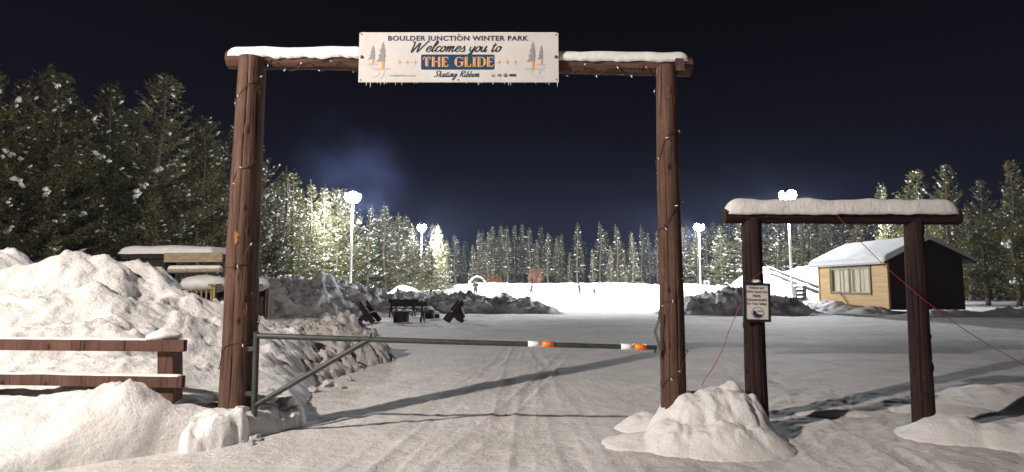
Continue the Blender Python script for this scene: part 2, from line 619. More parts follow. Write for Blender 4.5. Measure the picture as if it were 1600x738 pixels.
def chunks(X, Y, sc, seed, thr=.4):
    """broken slabs: raised flat-topped cells with sharp gaps between"""
    wx = X + .35 / sc * p3(X * sc * .9, Y * sc * .9, seed)
    wy = Y + .35 / sc * p3(X * sc * .9, Y * sc * .9, seed + 5)
    f1, f2, cid = worley(wx * sc, wy * sc, seed)
    return sstep(0.02, .35, f2 - f1) * np.clip(cid - thr, 0, 1) / (1 - thr)


# --- big roadside bank on the left -------------------------------------------------
bank_pts = [tuple(at(*p)) for p in (
    (144, 383, 9.6), (165, 384, 9.7), (185, 399, 9.9), (215, 402, 10.3), (240, 412, 10.6), (270, 436, 10.9), (300, 474, 11.0), (340, 503, 10.9),
    (150, 440, 8.9), (190, 452, 8.9), (230, 460, 9.3), (265, 490, 9.3), (150, 500, 8.2), (200, 505, 8.3), (250, 525, 8.4), (300, 535, 8.9), (335, 545, 9.0),
    (150, 555, 7.2), (200, 560, 7.2), (250, 568, 7.2), (310, 575, 7.6), (345, 585, 7.8),
    (150, 592, 6.12), (198, 579, 6.12), (225, 592, 6.12), (170, 585, 6.6), (215, 585, 6.6), (262, 610, 6.3), (310, 612, 6.4), (350, 620, 6.5), (385, 633, 6.6), (440, 618, 7.2), (420, 600, 7.7), (385, 575, 8.3),
    (150, 632, 5.6), (200, 640, 5.6), (260, 645, 5.7), (310, 650, 5.8), (350, 662, 5.75))]
bank_pts += [(-4.9, 5.25, .10), (-4.4, 5.35, .10), (-3.9, 5.52, .08), (-3.5, 5.95, .22), (-3.05, 6.12, .24), (-3.55, 6.25, .34), (-3.15, 6.38, .36), (-2.92, 6.75, .34), (-2.8, 7.1, .26), (-4.2, 5.9, .34), (-4.9, 5.75, .42), (-2.7, 5.75, -.1), (-2.35, 6.4, -.1), (-2.2, 7.2, -.1), (-1.7, 8.0, -.15), (-1.9, 9.2, -.12),
             (-4.6, 4.95, -.03), (-4.0, 5.15, -.06), (-3.4, 5.35, -.1), (-5.4, 4.8, -.02), (-6.5, 4.5, 0.0), (-8, 4.2, .1), (-10, 4.0, .1), (-7, 3.4, -.2), (-9, 3.2, -.2), (-5, 3.9, -.2),
             (-2.9, 10.2, .35), (-2.6, 11.5, .2), (-3.2, 12.5, -.1), (-2.2, 10.4, -.1), (-5, 13, .6), (-6, 14, -.1), (-8, 13.5, .8), (-8, 15, -.2), (-10.5, 13, 1.0), (-10.5, 15, -.2), (-4, 14, -.2), (-13, 13.5, .8), (-13, 15.5, -.2),
             (-9.2, 9.6, 2.55), (-10.6, 9.6, 2.5), (-12.5, 9.8, 2.3), (-14.5, 10, 2.0), (-8.8, 8, 1.6), (-10.5, 8, 1.6), (-12.5, 8, 1.4), (-8, 6.4, .8), (-10, 6.4, .8), (-12.5, 6.4, .7), (-8, 5.4, .4), (-10, 5.2, .4), (-13, 5, .2),
             (-14.5, 6.4, .5), (-14, 3.5, -.2), (-12, 3.2, -.2), (-16.5, 9.5, 1.5), (-17, 5, -.1), (-17, 14, -.1)]


EDGE = np.array([(2.0, -7.5), (4.2, -5.6), (4.9, -4.7), (5.4, -4.2), (5.75, -3.8), (6.0, -3.35), (6.2, -2.88), (6.6, -2.62), (7.2, -2.55), (8.0, -2.85), (9.3, -3.3), (10.5, -3.4), (12, -3.45), (14, -3.1), (16, -3.2)])


def road_side(X, Y):
    # falls off steeply where the plough cut the bank along the road
    d = X - np.interp(Y, EDGE[:, 0], EDGE[:, 1]) + .10 * fbm(X * 2.2, Y * 2.2, 44, 3)
    wd = .18 + .75 * sstep(7.3, 8.6, Y)
    return .8 * sstep(-wd, wd, d)


def bank_h(X, Y):
    b = shepard(bank_pts, X, Y) - road_side(X, Y)
    b = b + .13 * np.exp(-((X + 4.13) / .30) ** 4 - ((Y - 5.98) / .34) ** 2)
    k = sstep(.0, .9, b)
    up = sstep(6.7, 8.2, Y)
    lump = .34 * billow(X * .62, Y * .62, 3, 3, .45) + .13 * fbm(X * 2.0, Y * 2.0, 6, 4, .55) + .05 * billow(X * 5, Y * 5, 16, 3)
    ch = .16 * chunks(X, Y, 1.3, 2, .45) + .13 * chunks(X, Y, 3.3, 8, .5) + .07 * chunks(X, Y, 7.5, 4, .55) + .04 * billow(X * 9, Y * 9, 4, 2)
    soft = .10 * fbm(X * 1.1, Y * 1.1, 12, 4, .45) + .06 * billow(X * 2.6, Y * 2.6, 15, 4, .6) + .05 * chunks(X, Y, 4.5, 21, .55) * sstep(-.1, .3, p3(X * .8, Y * .8, 5)) + .03 * fbm(X * 7, Y * 7, 9, 3)
    rightside = sstep(-6.8, -4.8, X)
    h = b + k * (up * (lump * (1.0 - .35 * rightside) + ch * (.22 + .5 * rightside)) + (1 - up) * soft)
    return h - .02


pile('snow_bank', -17, -1.6, 3.0, 15.5, .04, bank_h, M['bank'],
     'tall bright ploughed snow bank half burying the brown rail fence', warp=.10, wscale=1.6)

# --- squared ridge of snow at the foot of the tall left post ------------------------
ra, rb = on(345, 690, 0), on(492, 655, 0)


def ridge_h(X, Y):
    ax, ay, bx, by = -3.30, 6.22, -2.82, 7.0
    t = np.clip(((X - ax) * (bx - ax) + (Y - ay) * (by - ay)) / ((bx - ax) ** 2 + (by - ay) ** 2), 0, 1)
    d = np.hypot(X - (ax + t * (bx - ax)), Y - (ay + t * (by - ay)))
    d = d + .10 * fbm(X * 2.6, Y * 2.6, 2, 3) + .05 * fbm(X * 7, Y * 7, 2, 2)
    r = .30
    top = .37 - .10 * t + .07 * fbm(X * 2, Y * 2, 5, 3)
    prof = np.clip(1 - (d / r) ** 3, -1, 1)
    prof = np.sign(prof) * np.abs(prof) ** .7
    return top * prof + .10 * chunks(X, Y, 3.0, 6, .4) * sstep(0, .5, prof) + .02 * fbm(X * 9, Y * 9, 1, 3)


pile('snow_ridge', -4.2, -1.8, 5.2, 7.9, .022, ridge_h, M['snow'], 'blocky ridge of clean snow at the foot of the tall left gate post', 'snow bank', warp=.06, wscale=3)


# --- beige bank behind the steel gate ------------------------------------------------
def mid_h(X, Y):
    b = shepard([tuple(at(*p)) for p in ((405, 505, 12.2), (440, 510, 12.4), (480, 503, 12.8), (520, 502, 13), (545, 497, 13), (575, 512, 12.6), (600, 530, 12.4),
                                         (420, 545, 10.6), (470, 552, 10.8), (520, 545, 11.4), (570, 548, 11.6),
                                         (400, 580, 9.4), (440, 590, 9.3))]
                + [(-2.6, 8.6, -.1), (-2.0, 9.2, -.05), (-2.2, 10.3, -.05), (-2.2, 11.2, -.1), (-1.9, 12.6, -.15), (-2.0, 14.4, -.15), (-3.4, 15, -.1), (-5, 15.2, -.1), (-6.5, 14, .3), (-7, 15.5, -.2),
                   (-6.5, 12, .9), (-5.6, 10.5, .7), (-4.6, 8.6, .3), (-3.4, 8.3, .05)], X, Y, 3.2, .1)
    k = sstep(0, .5, b)
    b = b - road_side(X - .18, Y)
    return b + k * (.10 * billow(X * 1.4, Y * 1.4, 21, 4) + .14 * chunks(X, Y, 1.8, 12, .3) + .10 * chunks(X, Y, 4.2, 17, .4) + .07 * chunks(X, Y, 9, 5, .45) + .06 * fbm(X * 7, Y * 7, 2, 4, .6)) - .03


pile('snow_bank', -7.5, -1.4, 8, 16, .034, mid_h, M['mid'], 'lower beige bank of broken snow behind the green steel gate', warp=.12, wscale=2)


# --- mound between the two gates ----------------------------------------------------
def mound_h(X, Y):
    b = np.full_like(X, -.25)
    for (cx, cy, rx, ry, hh) in ((2.02, 6.48, .40, .46, .52), (2.24, 6.50, .42, .48, .56), (2.48, 6.50, .36, .46, .55), (2.68, 6.46, .22, .36, .46), (1.78, 6.2, .36, .36, .26), (2.2, 6.1, .55, .36, .28), (2.55, 6.12, .35, .3, .25), (1.60, 6.95, .30, .26, .16), (1.45, 6.3, .45, .34, .08)):
        d2 = ((X - cx) / rx) ** 2 + ((Y - cy) / ry) ** 2
        b = np.maximum(b, (hh + .05) * np.exp(-d2 ** 1.35 * .95) - .05)
    k = sstep(0, .3, b)
    return b + k * (.05 * fbm(X * 2.2, Y * 2.2, 8, 3) + .06 * billow(X * 2.8, Y * 2.8, 33, 4, .5) + .03 * chunks(X, Y, 6, 19, .5) + .02 * fbm(X * 9, Y * 9, 3, 3)) + .012 * fbm(X * 8, Y * 8, 3, 3)


pile('snow_mound', .6, 4.0, 5.0, 7.8, .022, mound_h, M['snow'], 'rounded waist-high mound of snow between the right tall post and the notice post', 'snow mound', warp=.06, wscale=2.5)


def mound2_h(X, Y):
    b = np.full_like(X, -.25)
    for (cx, cy, rx, ry, hh) in ((5.0, 6.55, .55, .42, .24), (5.35, 6.35, .5, .4, .18), (5.8, 6.3, .8, .5, .20), (5.9, 7.9, .9, .5, .07), (7.4, 8.6, 1.2, .8, .22), (6.9, 6.6, .9, .6, .2), (4.3, 7.6, .9, .2, .07)):
        d2 = ((X - cx) / rx) ** 2 + ((Y - cy) / ry) ** 2
        b = np.maximum(b, (hh + .1) * np.exp(-d2) - .1)
    return b + sstep(0, .3, b) * (.06 * fbm(X * 2.2, Y * 2.2, 18, 3) + .04 * billow(X * 2.6, Y * 2.6, 3, 3)) + .008 * fbm(X * 8, Y * 8, 3, 2)


pile('snow_mound', 3.0, 9.0, 5.0, 10.0, .035, mound2_h, M['snow'], 'low drift of snow round the far right post of the small gate', 'snow mound', warp=.05, wscale=2.5)


# --- lumpy piles across the lot -------------------------------------------------------
def curve_pile(pts, width, ampl, seed, back=1.0):
    """ridge along (x, y, height) points"""
    def h(X, Y):
        best = np.full_like(X, -9.)
        for (a, b_) in zip(pts[:-1], pts[1:]):
            dx, dy = b_[0] - a[0], b_[1] - a[1]
            t = np.clip(((X - a[0]) * dx + (Y - a[1]) * dy) / (dx * dx + dy * dy), 0, 1)
            d = np.hypot(X - a[0] - t * dx, Y - a[1] - t * dy)
            hh = a[2] + t * (b_[2] - a[2])
            wv = width * (.45 + .55 * hh / max(p[2] for p in pts))
            best = np.maximum(best, hh * (1.25 * np.exp(-(d / wv) ** 2 * 1.2) - .25))
        k = sstep(0, .5, best)
        s = ampl
        return best + k * s * (.40 * billow(X * .5, Y * .5, seed, 4, .55) + .42 * chunks(X, Y, .8, seed, .35) + .42 * chunks(X, Y, 1.7, seed + 3, .45) + .24 * chunks(X, Y, 3.3, seed + 9, .5) + .20 * fbm(X * 2.5, Y * 2.5, seed, 4, .6)) - .03
    return h


def W(px, py, Yd):
    p = at(px, py, Yd)
    return (p.x, p.y, p.z)


pile('snow_pile', -24, -4, 26, 40, .085, curve_pile([W(300, 432, 33), W(430, 440, 33), W(500, 436, 33.5), W(560, 452, 34), W(610, 464, 34.5), W(650, 475, 35)], 3.0, .85, 41), M['dirty_shaded'],
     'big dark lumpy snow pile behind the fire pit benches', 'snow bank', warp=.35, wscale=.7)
pile('snow_pile', -10, 4.5, 32, 43, .085, curve_pile([W(615, 458, 37), W(680, 460, 37), W(730, 461, 37), W(790, 464, 36.5), W(835, 472, 36), W(855, 482, 35.5)], 1.9, .7, 43), M['dirty_shaded'],
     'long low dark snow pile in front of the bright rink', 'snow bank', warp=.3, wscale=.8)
pile('snow_pile', 8, 24, 30, 42, .085, curve_pile([W(1075, 468, 35), W(1110, 458, 35.5), W(1160, 458, 35), W(1200, 462, 34.5), W(1235, 474, 34), W(1265, 486, 33.5)], 2.3, .75, 47), M['dirty_shaded'],
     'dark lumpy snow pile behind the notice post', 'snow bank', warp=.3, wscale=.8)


# --- snow walls round the rink --------------------------------------------------------
def berm(pts, width, ampl, seed):
    base = curve_pile(pts, width, ampl, seed)
    return base


pile('snow_wall', -26, 34, 78, 100, .35, berm([W(640, 452, 84), W(690, 446, 86), W(760, 442, 88), W(840, 443, 88), W(930, 442, 88), W(1000, 443, 87), W(1040, 447, 84), W(1090, 452, 82)], 4.0, .28, 51), M['far_snow'],
     'long white snow wall along the far side of the floodlit rink', 'snow bank', warp=.3, wscale=.5)
pile('snow_wall', -22, -5, 44, 86, .3, berm([(-9.5, 47, 1.0), (-11, 56, 1.5), (-12.5, 66, 1.8), (-14, 76, 2.0), (-15, 84, 2.0)], 2.6, .35, 53), M['far_snow'],
     'white snow wall along the left side of the rink below the light poles', 'snow bank', warp=.3, wscale=.5)
pile('snow_wall', 13, 32, 40, 86, .3, berm([(17.5, 42, 1.0), (19, 50, 1.6), (20.5, 60, 1.6), (23, 70, 1.9), (24, 80, 2.0), (23.5, 84, 2.0)], 2.6, .35, 57), M['far_snow'],
     'white snow wall along the right side of the rink', 'snow bank', warp=.3, wscale=.5)


def hill_h(X, Y):
    b = np.full_like(X, -.3)
    for (cx, cy, rx, ry, hh) in ((25.6, 57, 4.2, 5, 3.6), (29, 55, 5, 5, 3.7), (22.5, 56, 3.6, 4, 1.8), (31, 50, 5, 4, 1.5)):
        b = np.maximum(b, (hh + .4) * np.exp(-(((X - cx) / rx) ** 2 + ((Y - cy) / ry) ** 2)) - .4)
    return b + sstep(0, .8, b) * (.25 * fbm(X * .4, Y * .4, 3, 4) + .16 * billow(X * .9, Y * .9, 4, 3))


pile('snow_hill', 15, 42, 44, 68, .25, hill_h, M['far_snow'], 'white sledding hill of snow left of the yellow cabin', 'snow hill')


def skirt_h(X, Y):
    b = np.full_like(X, -.3)
    for (cx, cy, rx, ry, hh) in ((20.6, 36.5, 1.6, 3.6, .75), (21.2, 33.4, 1.6, 1.3, .55), (24.5, 31.6, 3.5, .9, .38), (19.5, 41, 2.5, 3, .8), (28, 31.5, 3, 1, .5)):
        b = np.maximum(b, (hh + .2) * np.exp(-(((X - cx) / rx) ** 2 + ((Y - cy) / ry) ** 2)) - .2)
    return b + sstep(0, .3, b) * (.14 * billow(X * 1.1, Y * 1.1, 9, 4) + .12 * chunks(X, Y, 1.6, 7, .4))


pile('snow_bank', 15, 33, 28, 47, .11, skirt_h, M['far_snow'], 'low snow heaped against the foot of the yellow cabin', warp=.15, wscale=1)

# loose snow lumps that rolled off the banks
lump_spots = [(408, 601, .16), (432, 585, .20), (455, 578, .14), (478, 590, .13), (497, 572, .22), (520, 580, .16), (512, 600, .11), (531, 604, .08), (545, 592, .07), (466, 604, .10), (440, 608, .13), (585, 560, .08),
              (560, 573, .09), (398, 688, .07), (392, 694, .05), (405, 679, .05), (372, 600, .14), (600, 548, .10), (488, 610, .08), (530, 565, .15), (450, 612, .07), (418, 612, .09), (570, 552, .12)]
lump_src = []
for s in range(4):
    mb = MB()
    mb.blob((0, 0, 0), (1, .85, .7), seed=s + 2, amp=.55, rings=12, segs=18)
    o = mb.build('snow_lump', M['snow'], None, True)
    lump_src.append(o)
for i, (px, py, r) in enumerate(lump_spots):
    o = lump_src[i] if i < 4 else lump_src[i % 4].copy()
    if i >= 4: COL.objects.link(o)
    p = on(px, py, r * .35)
    if px < 420 and py < 660: p = on(px, py, .34)
    o.location = p
    o.scale = (r, r * random.uniform(.8, 1.2), r * random.uniform(.7, 1.0))
    o.rotation_euler = (random.uniform(-.3, .3), random.uniform(-.3, .3), random.uniform(0, 6))
    if py > 670:
        tag(o, 'small snow crumb lying on the road below the squared snow ridge', 'snow lump', 'loose snow lumps')
    else:
        tag(o, 'loose snow lump lying at the edge of the beige bank behind the steel gate', 'snow lump', 'loose snow lumps')


# ------------------------------------------------------------------ logs and gates
def log_mesh(p0, p1, r0, r1, seed, segs=110, rings=130, bulge=.03, flat=0):
    p0, p1 = Vector(p0), Vector(p1)
    z = (p1 - p0); Ln = z.length; z.normalize()
    # local mesh along +Z, object placed with rotation so the grain runs along the log
    t = np.linspace(0, 1, rings)
    a = np.linspace(0, 2 * math.pi, segs, endpoint=False)
    T, A = np.meshgrid(t, a, indexing='ij')
    rad = r0 + (r1 - r0) * T
    n = .55 * p3(np.cos(A) * 1.1 + seed, np.sin(A) * 1.1, T * Ln * .9) + .4 * p3(np.cos(A) * 3 + seed, np.sin(A) * 3, T * Ln * 2.5)
    rad = rad * (1 + bulge * 2 * n)
    rl_ = random.Random(int(seed * 10))
    if segs > 60:
        for _ in range(9):       # long drying cracks
            a0 = rl_.uniform(0, 6.28); z0 = rl_.uniform(0, Ln); lz = rl_.uniform(.5, 1.6)
            ac = a0 + .12 * p3(T * Ln * 1.3, a0 * 3, seed) + .05 * p3(T * Ln * 5, a0 * 3, seed)
            dA = (A - ac + math.pi) % (2 * math.pi) - math.pi
            rad = rad - .014 * np.exp(-(dA * r0 / .010) ** 2) * np.exp(-((T * Ln - z0) / lz) ** 4)
        for _ in range(int(Ln * 6)):    # knots and trimmed branch stubs
            a0 = rl_.uniform(0, 6.28); z0 = rl_.uniform(0, Ln); w_ = rl_.uniform(.018, .04)
            dA = (A - a0 + math.pi) % (2 * math.pi) - math.pi
            d2 = ((dA * r0) ** 2 + (T * Ln - z0) ** 2 * .6) / w_ ** 2
            rad = rad + rl_.uniform(.006, .016) * np.exp(-d2) - .005 * np.exp(-(np.sqrt(d2) - 1.5) ** 2 * 6)
    ox = .25 * r0 * p3(T * Ln * .45 + seed, 3.3, seed); oy = .25 * r0 * p3(T * Ln * .45 + seed, 9.3, seed)
    VX = rad * np.cos(A) + ox; VY = rad * np.sin(A) + oy; VZ = T * Ln
    vs = np.stack([VX.ravel(), VY.ravel(), VZ.ravel()], 1).tolist()
    fs = []
    for i in range(rings - 1):
        for k in range(segs):
            fs.append((i * segs + k, i * segs + (k + 1) % segs, (i + 1) * segs + (k + 1) % segs, (i + 1) * segs + k))
    fs.append(tuple(reversed(range(segs)))); fs.append(tuple((rings - 1) * segs + k for k in range(segs)))
    q = z.to_track_quat('Z', 'Y')
    return vs, fs, q, p0


def log(name, p0, p1, r0, r1, m, parent, seed, **kw):
    vs, fs, q, p = log_mesh(p0, p1, r0, r1, seed, **kw)
    o = np_mesh(name, vs, fs, m, parent, True)
    o.data.set_sharp_from_angle(angle=R(50))
    o.location = p
    o.rotation_mode = 'QUATERNION'
    o.rotation_quaternion = q
    if parent: o.location = p - parent.location
    return o


def snow_cap(name, p0, p1, wid, hgt, seed, m, sag=.0, drop=.03, parent=None, nose=.14):
    """soft loaf of snow along a log from p0 to p1 (points on top of the log)"""
    p0, p1 = Vector(p0), Vector(p1)
    n, segs = 110, 22
    ax = (p1 - p0); Ln = ax.length; ax.normalize()
    side = ax.cross(Vector((0, 0, 1))).normalized()
    vs, fs = [], []
    for i in range(n):
        t = i / (n - 1)
        s = t * Ln
        e = min(s, Ln - s)
        end = 1.0 if e > nose else math.sqrt(max(0.0, 1 - ((nose - e) / nose) ** 2))
        end = max(end, .02)
        c = p0 + ax * s
        hv = hgt * (1 + .35 * float(p3(s * 1.0 + seed, 2.2, 1.1)) + .22 * float(p3(s * 3.5 + seed, 5.2, 1.1)))
        for k in range(segs + 1):
            a = math.pi * k / segs
            x = math.cos(a); zz = math.sin(a)
            x = math.copysign(abs(x) ** .75, x); zz = zz ** .8
            w2 = wid * .5 * (1 + .22 * float(p3(s * 2.4 + seed, k * .15, 4.4)))
            low = -drop * (1 - zz) * (1 + 1.2 * float(p3(s * 3.2 + seed, 8.1 + k * .05, 2.0)) + .8 * float(p3(s * 9 + seed, 1.1 + k * .05, 2.0)))
            vs.append(c + side * (x * w2 * (.35 + .65 * end)) + Vector((0, 0, zz * hv * end + low)))
    S = segs + 1
    for i in range(n - 1):
        for k in range(segs):
            fs.append((i * S + k, (i + 1) * S + k, (i + 1) * S + k + 1, i * S + k + 1))
        fs.append((i * S, i * S + segs, (i + 1) * S + segs, (i + 1) * S))
    fs.append(tuple(range(S))); fs.append(tuple(reversed([(n - 1) * S + k for k in range(S)])))
    o = np_mesh(name, [tuple(v) for v in vs], fs, m, parent, True)
    return o


gate = empty('log_gateway', (0, GATE_Y, 0), 0, 'tall red-brown log gateway of two posts and a beam carrying the welcome sign', 'gateway')
lp_b, lp_t = at(371, 640, GATE_Y), at(396, 92, GATE_Y)
d = (lp_b - lp_t) / (lp_t.z - lp_b.z)
log('post', lp_b + d * (lp_b.z + .3), lp_t, .205, .152, M['log'], gate, 1.7, bulge=.02)
rp_b, rp_t = at(1054, 633, GATE_Y), at(1040, 106, GATE_Y)
d = (rp_b - rp_t) / (rp_t.z - rp_b.z)
log('post', rp_b + d * (rp_b.z + .3), rp_t, .150, .118, M['log'], gate, 5.1, bulge=.025)
def bare_patch(p_b, p_t, rb_, rt_, px_, py_, hpx, wpx, sd):
    c_ = at(px_, py_, GATE_Y)
    t = (c_.z - p_b.z) / (p_t.z - p_b.z); ctr = p_b.lerp(p_t, t); r = (rb_ + (rt_ - rb_) * t) * 1.035
    hh_, ww_ = hpx / F_PX * GATE_Y / 2, wpx / F_PX * GATE_Y / 2
    a0 = -math.pi / 2 + math.asin(max(-.95, min(.95, (c_.x - ctr.x) / r)))
    vs, fs = [], []
    nz_, na_ = 24, 6
    for i in range(nz_ + 1):
        v = -1 + 2 * i / nz_
        w_ = ww_ * math.sqrt(max(0.02, 1 - v * v)) * (1 + 1.1 * float(p3(v * 3.1 + sd, sd, 1.2)))
        sh = ww_ * .8 * float(p3(v * 1.7 + sd, 7.7, sd))
        for k_ in range(na_ + 1):
            a = a0 + (sh + w_ * (-1 + 2 * k_ / na_)) / r
            rr_ = r - (.012 if k_ in (0, na_) else 0)
            q = ctr + (p_t - p_b).normalized() * (v * hh_) + Vector((math.cos(a) * rr_, math.sin(a) * rr_, 0))
            vs.append(tuple(q - gate.location))
    for i in range(nz_):
        for k_ in range(na_):
            j = i * (na_ + 1) + k_
            fs.append((j, j + 1, j + na_ + 2, j + na_ + 1))
    np_mesh('bare_wood_patch', vs, fs, M['bare'], gate, True)


M['bare'] = mat('raw_orange_wood', (.30, .135, .05), .8, .35, 14, (1, 1, .15), bump=.004)
bare_patch(lp_b, lp_t, .20, .152, 378, 312, 46, 7, 1.3)
bare_patch(lp_b, lp_t, .20, .152, 375, 340, 16, 5, 4.3)
bare_patch(lp_b, lp_t, .20, .152, 380, 374, 20, 10, 2.6)
bare_patch(rp_b, rp_t, .145, .118, 1040, 165, 34, 5, 6.6)
BY = GATE_Y + .10
b0, b1 = at(359, 94, BY), at(1078, 105, BY)
bm = log('beam', b0, b1, .112, .112, M['log'], gate, 8.8, rings=220, bulge=.035)
# butt plate of the sawn end with a paler face
mb = MB(); mb.box((0, 0, 0), (.10, .012, .15)); o = mb.build('notch_block', M['log'], gate); o.location = at(1062, 101, GATE_Y - .10) - gate.location

cap_z = Vector((0, 0, .075))
capL = snow_cap('snow_cap', at(358, 88, BY - .03), at(575, 90, BY - .03), .25, .105, 3, M['snow'], drop=.05)
capL.parent = gate; capL.location = -gate.location
capR = snow_cap('snow_cap', at(860, 95, BY - .03), at(1075, 97, BY - .03), .24, .112, 9, M['snow'], drop=.035)
capR.parent = gate; capR.location = -gate.location

# --- small pedestrian gate --------------------------------------------------------
SY = 6.75
sg = empty('pedestrian_gateway', (0, SY, 0), 0, 'low dark-stained log gateway with snowy beam and notice, right of the tall one', 'gateway')
pb, pt = at(1182, 620, SY), at(1173, 342, SY)
d = (pb - pt) / (pt.z - pb.z)
log('post', pb + d * (pb.z + .3), pt, .128, .112, M['dark_log'], sg, 2.3, bulge=.02)
pb, pt = at(1443, 655, SY), at(1427, 342, SY)
d = (pb - pt) / (pt.z - pb.z)
log('post', pb + d * (pb.z + .3), pt, .122, .100, M['dark_log'], sg, 4.9, bulge=.02)
log('beam', at(1131, 338, SY - .02), at(1497, 340, SY - .02), .088, .088, M['dark_log'], sg, 6.6, bulge=.03)
c = snow_cap('snow_cap', at(1132, 334, SY - .02), at(1494, 334, SY - .02), .23, .17, 14, M['snow'], drop=.02, nose=.16)
c.parent = sg; c.location = -sg.location

# ------------------------------------------------------------------ steel swing gate
GY = GATE_Y - .12
sw = empty('swing_gate', tuple(at(400, 640, GY)), 0, 'green steel pipe barrier gate with two reflective bands across the snowy road', 'gate')
O = sw.location
def P(px, py, Y=GY): return at(px, py, Y) - O
MB().tube([P(401, 519), P(397, 652)], .034, 16).build('hinge_pipe', M['green'], sw, True)
MB().tube([P(401, 525), P(700, 534.5), P(1026, 543.5)], [.033, .030, .026], 16).build('top_bar', M['green'], sw, True)
MB().tube([P(398, 634), P(574, 532)], .030, 16).build('brace', M['green'], sw, True)
for x, y in ((392, 545), (388, 615)):
    MB().bar(P(x - 8, y), P(x + 12, y), .03, .05).build('hinge_strap', M['green'], sw)
for a, b_, mt, nm in ((825, 846, 'tape_w', 'white_reflector'), (846, 866, 'tape_r', 'orange_reflector'), (970, 991, 'tape_w', 'white_reflector'), (991, 1011, 'tape_r', 'orange_reflector')):
    f = lambda x: 525 + (x - 401) / (1026 - 401) * 18.5
    MB().tube([P(a, f(a)), P(b_, f(b_))], .0335, 16).build(nm, M[mt], sw, True)
MB().tube([P(1022, 543), P(1024, 551)], .012, 8).build('latch_pin', M['chain'], sw, True)
for o in kids(sw):
    if o.name.startswith(('hinge_pipe', 'top_bar', 'brace')): smooth_by_angle(o, 40)

# chain on the right post
def chain(name, pts, label):
    e_ = empty(name, tuple(pts[0]), 0, label, 'chain')
    n = len(pts)
    mb = MB()
    for i in range(n - 1):
        a, b_ = Vector(pts[i]) - e_.location, Vector(pts[i + 1]) - e_.location
        z = (b_ - a).normalized(); mid = (a + b_) / 2; h = (b_ - a).length * .72
        s = z.cross(Vector((0, 1, 0)) if i % 2 else Vector((1, 0, 0)))
        if s.length < .1: s = z.cross(Vector((0, 0, 1)))
        s.normalize()
        ring = [mid + z * math.cos(q) * h + s * math.sin(q) * .016 for q in np.linspace(0, 2 * math.pi, 13)]
        mb.tube(ring, .0048, 6, False)
    mb.build('links', M['chain'], e_, True)
    return e_

ch = []
for i in range(22):
    t = i / 21
    ch.append(at(1030 - 4 * math.sin(t * 3) + 2 * math.sin(t * 9), 487 + 60 * t, GATE_Y - .13))
chain('gate_chain', ch, 'dark steel chain hanging on the right tall post beside the gate tip')

# ------------------------------------------------------------------ rail fence left
fy = 6.15
fence = empty('rail_fence', tuple(at(265, 610, fy)), 0, 'brown rail fence half buried in the left snow bank', 'fence')
O = fence.location
def Fp(px, py, Y=fy): return at(px, py, Y) - O
a, b_ = Fp(-420, 534), Fp(290, 540.5)
MB().bar(a, b_, .07, .125, bev=.008).build('rail', M['rail'], fence)
a, b_ = Fp(-420, 585), Fp(287, 596.5)
MB().bar(a, b_, .07, .125, bev=.008).build('rail', M['rail'], fence)
for x in (266, -70, -400):
    p0, p1 = Fp(x, 640, fy + .13), Fp(x, 534, fy + .13)
    MB().bar(p0, p1, .17, .19, up=Vector((0, 1, 0)), bev=.01).build('fence_post', M['rail'], fence)
mb = MB()
mb.blob((0, 0, 0), (.18, .12, .085), seed=4, amp=.25, rings=12, segs=20)
o = mb.build('snow_clump', M['snow'], None, True)
o.location = at(258, 526, fy + .1)
tag(o, 'round clump of snow on the end post of the brown rail fence', 'snow clump')
for a_, b2, sd_ in ((Fp(-415, 526), Fp(236, 531), 3), (Fp(-415, 577), Fp(286, 588), 8)):
    snow_cap('rail_snow', a_, b2, .075, .018, sd_, M['snow'], drop=.004, parent=fence, nose=.03)

# ------------------------------------------------------------------ lettering helpers
def text_mesh(name, body, size, m, parent, loc, width=None, offset=0.0, shear=0.0, spacing=1.0, align='CENTER', sx=1.0, extr=.0008):
    cu = bpy.data.curves.new(name + '_curve', 'FONT')
    cu.body = body; cu.size = size; cu.align_x = align; cu.align_y = 'CENTER'
    cu.offset = offset; cu.shear = shear; cu.space_character = spacing; cu.extrude = extr
    t = bpy.data.objects.new(name + '_tmp', cu)
    COL.objects.link(t)
    dg = bpy.context.evaluated_depsgraph_get()
    dg.update()
    me = bpy.data.meshes.new_from_object(t.evaluated_get(dg))
    bpy.data.objects.remove(t)
    bpy.data.curves.remove(cu)
    me.name = name
    o = bpy.data.objects.new(name, me)
    me.materials.clear(); me.materials.append(m)
    link(o, parent)
    xs_ = [v.co.x for v in me.vertices]; w_ = max(xs_) - min(xs_)
    cx_ = (max(xs_) + min(xs_)) / 2 if align == 'CENTER' else 0
    k = (width / w_) if width else sx
    for v in me.vertices: v.co.x = (v.co.x - cx_) * k
    o.rotation_euler = (math.pi / 2, 0, 0)
    o.location = loc
    return o


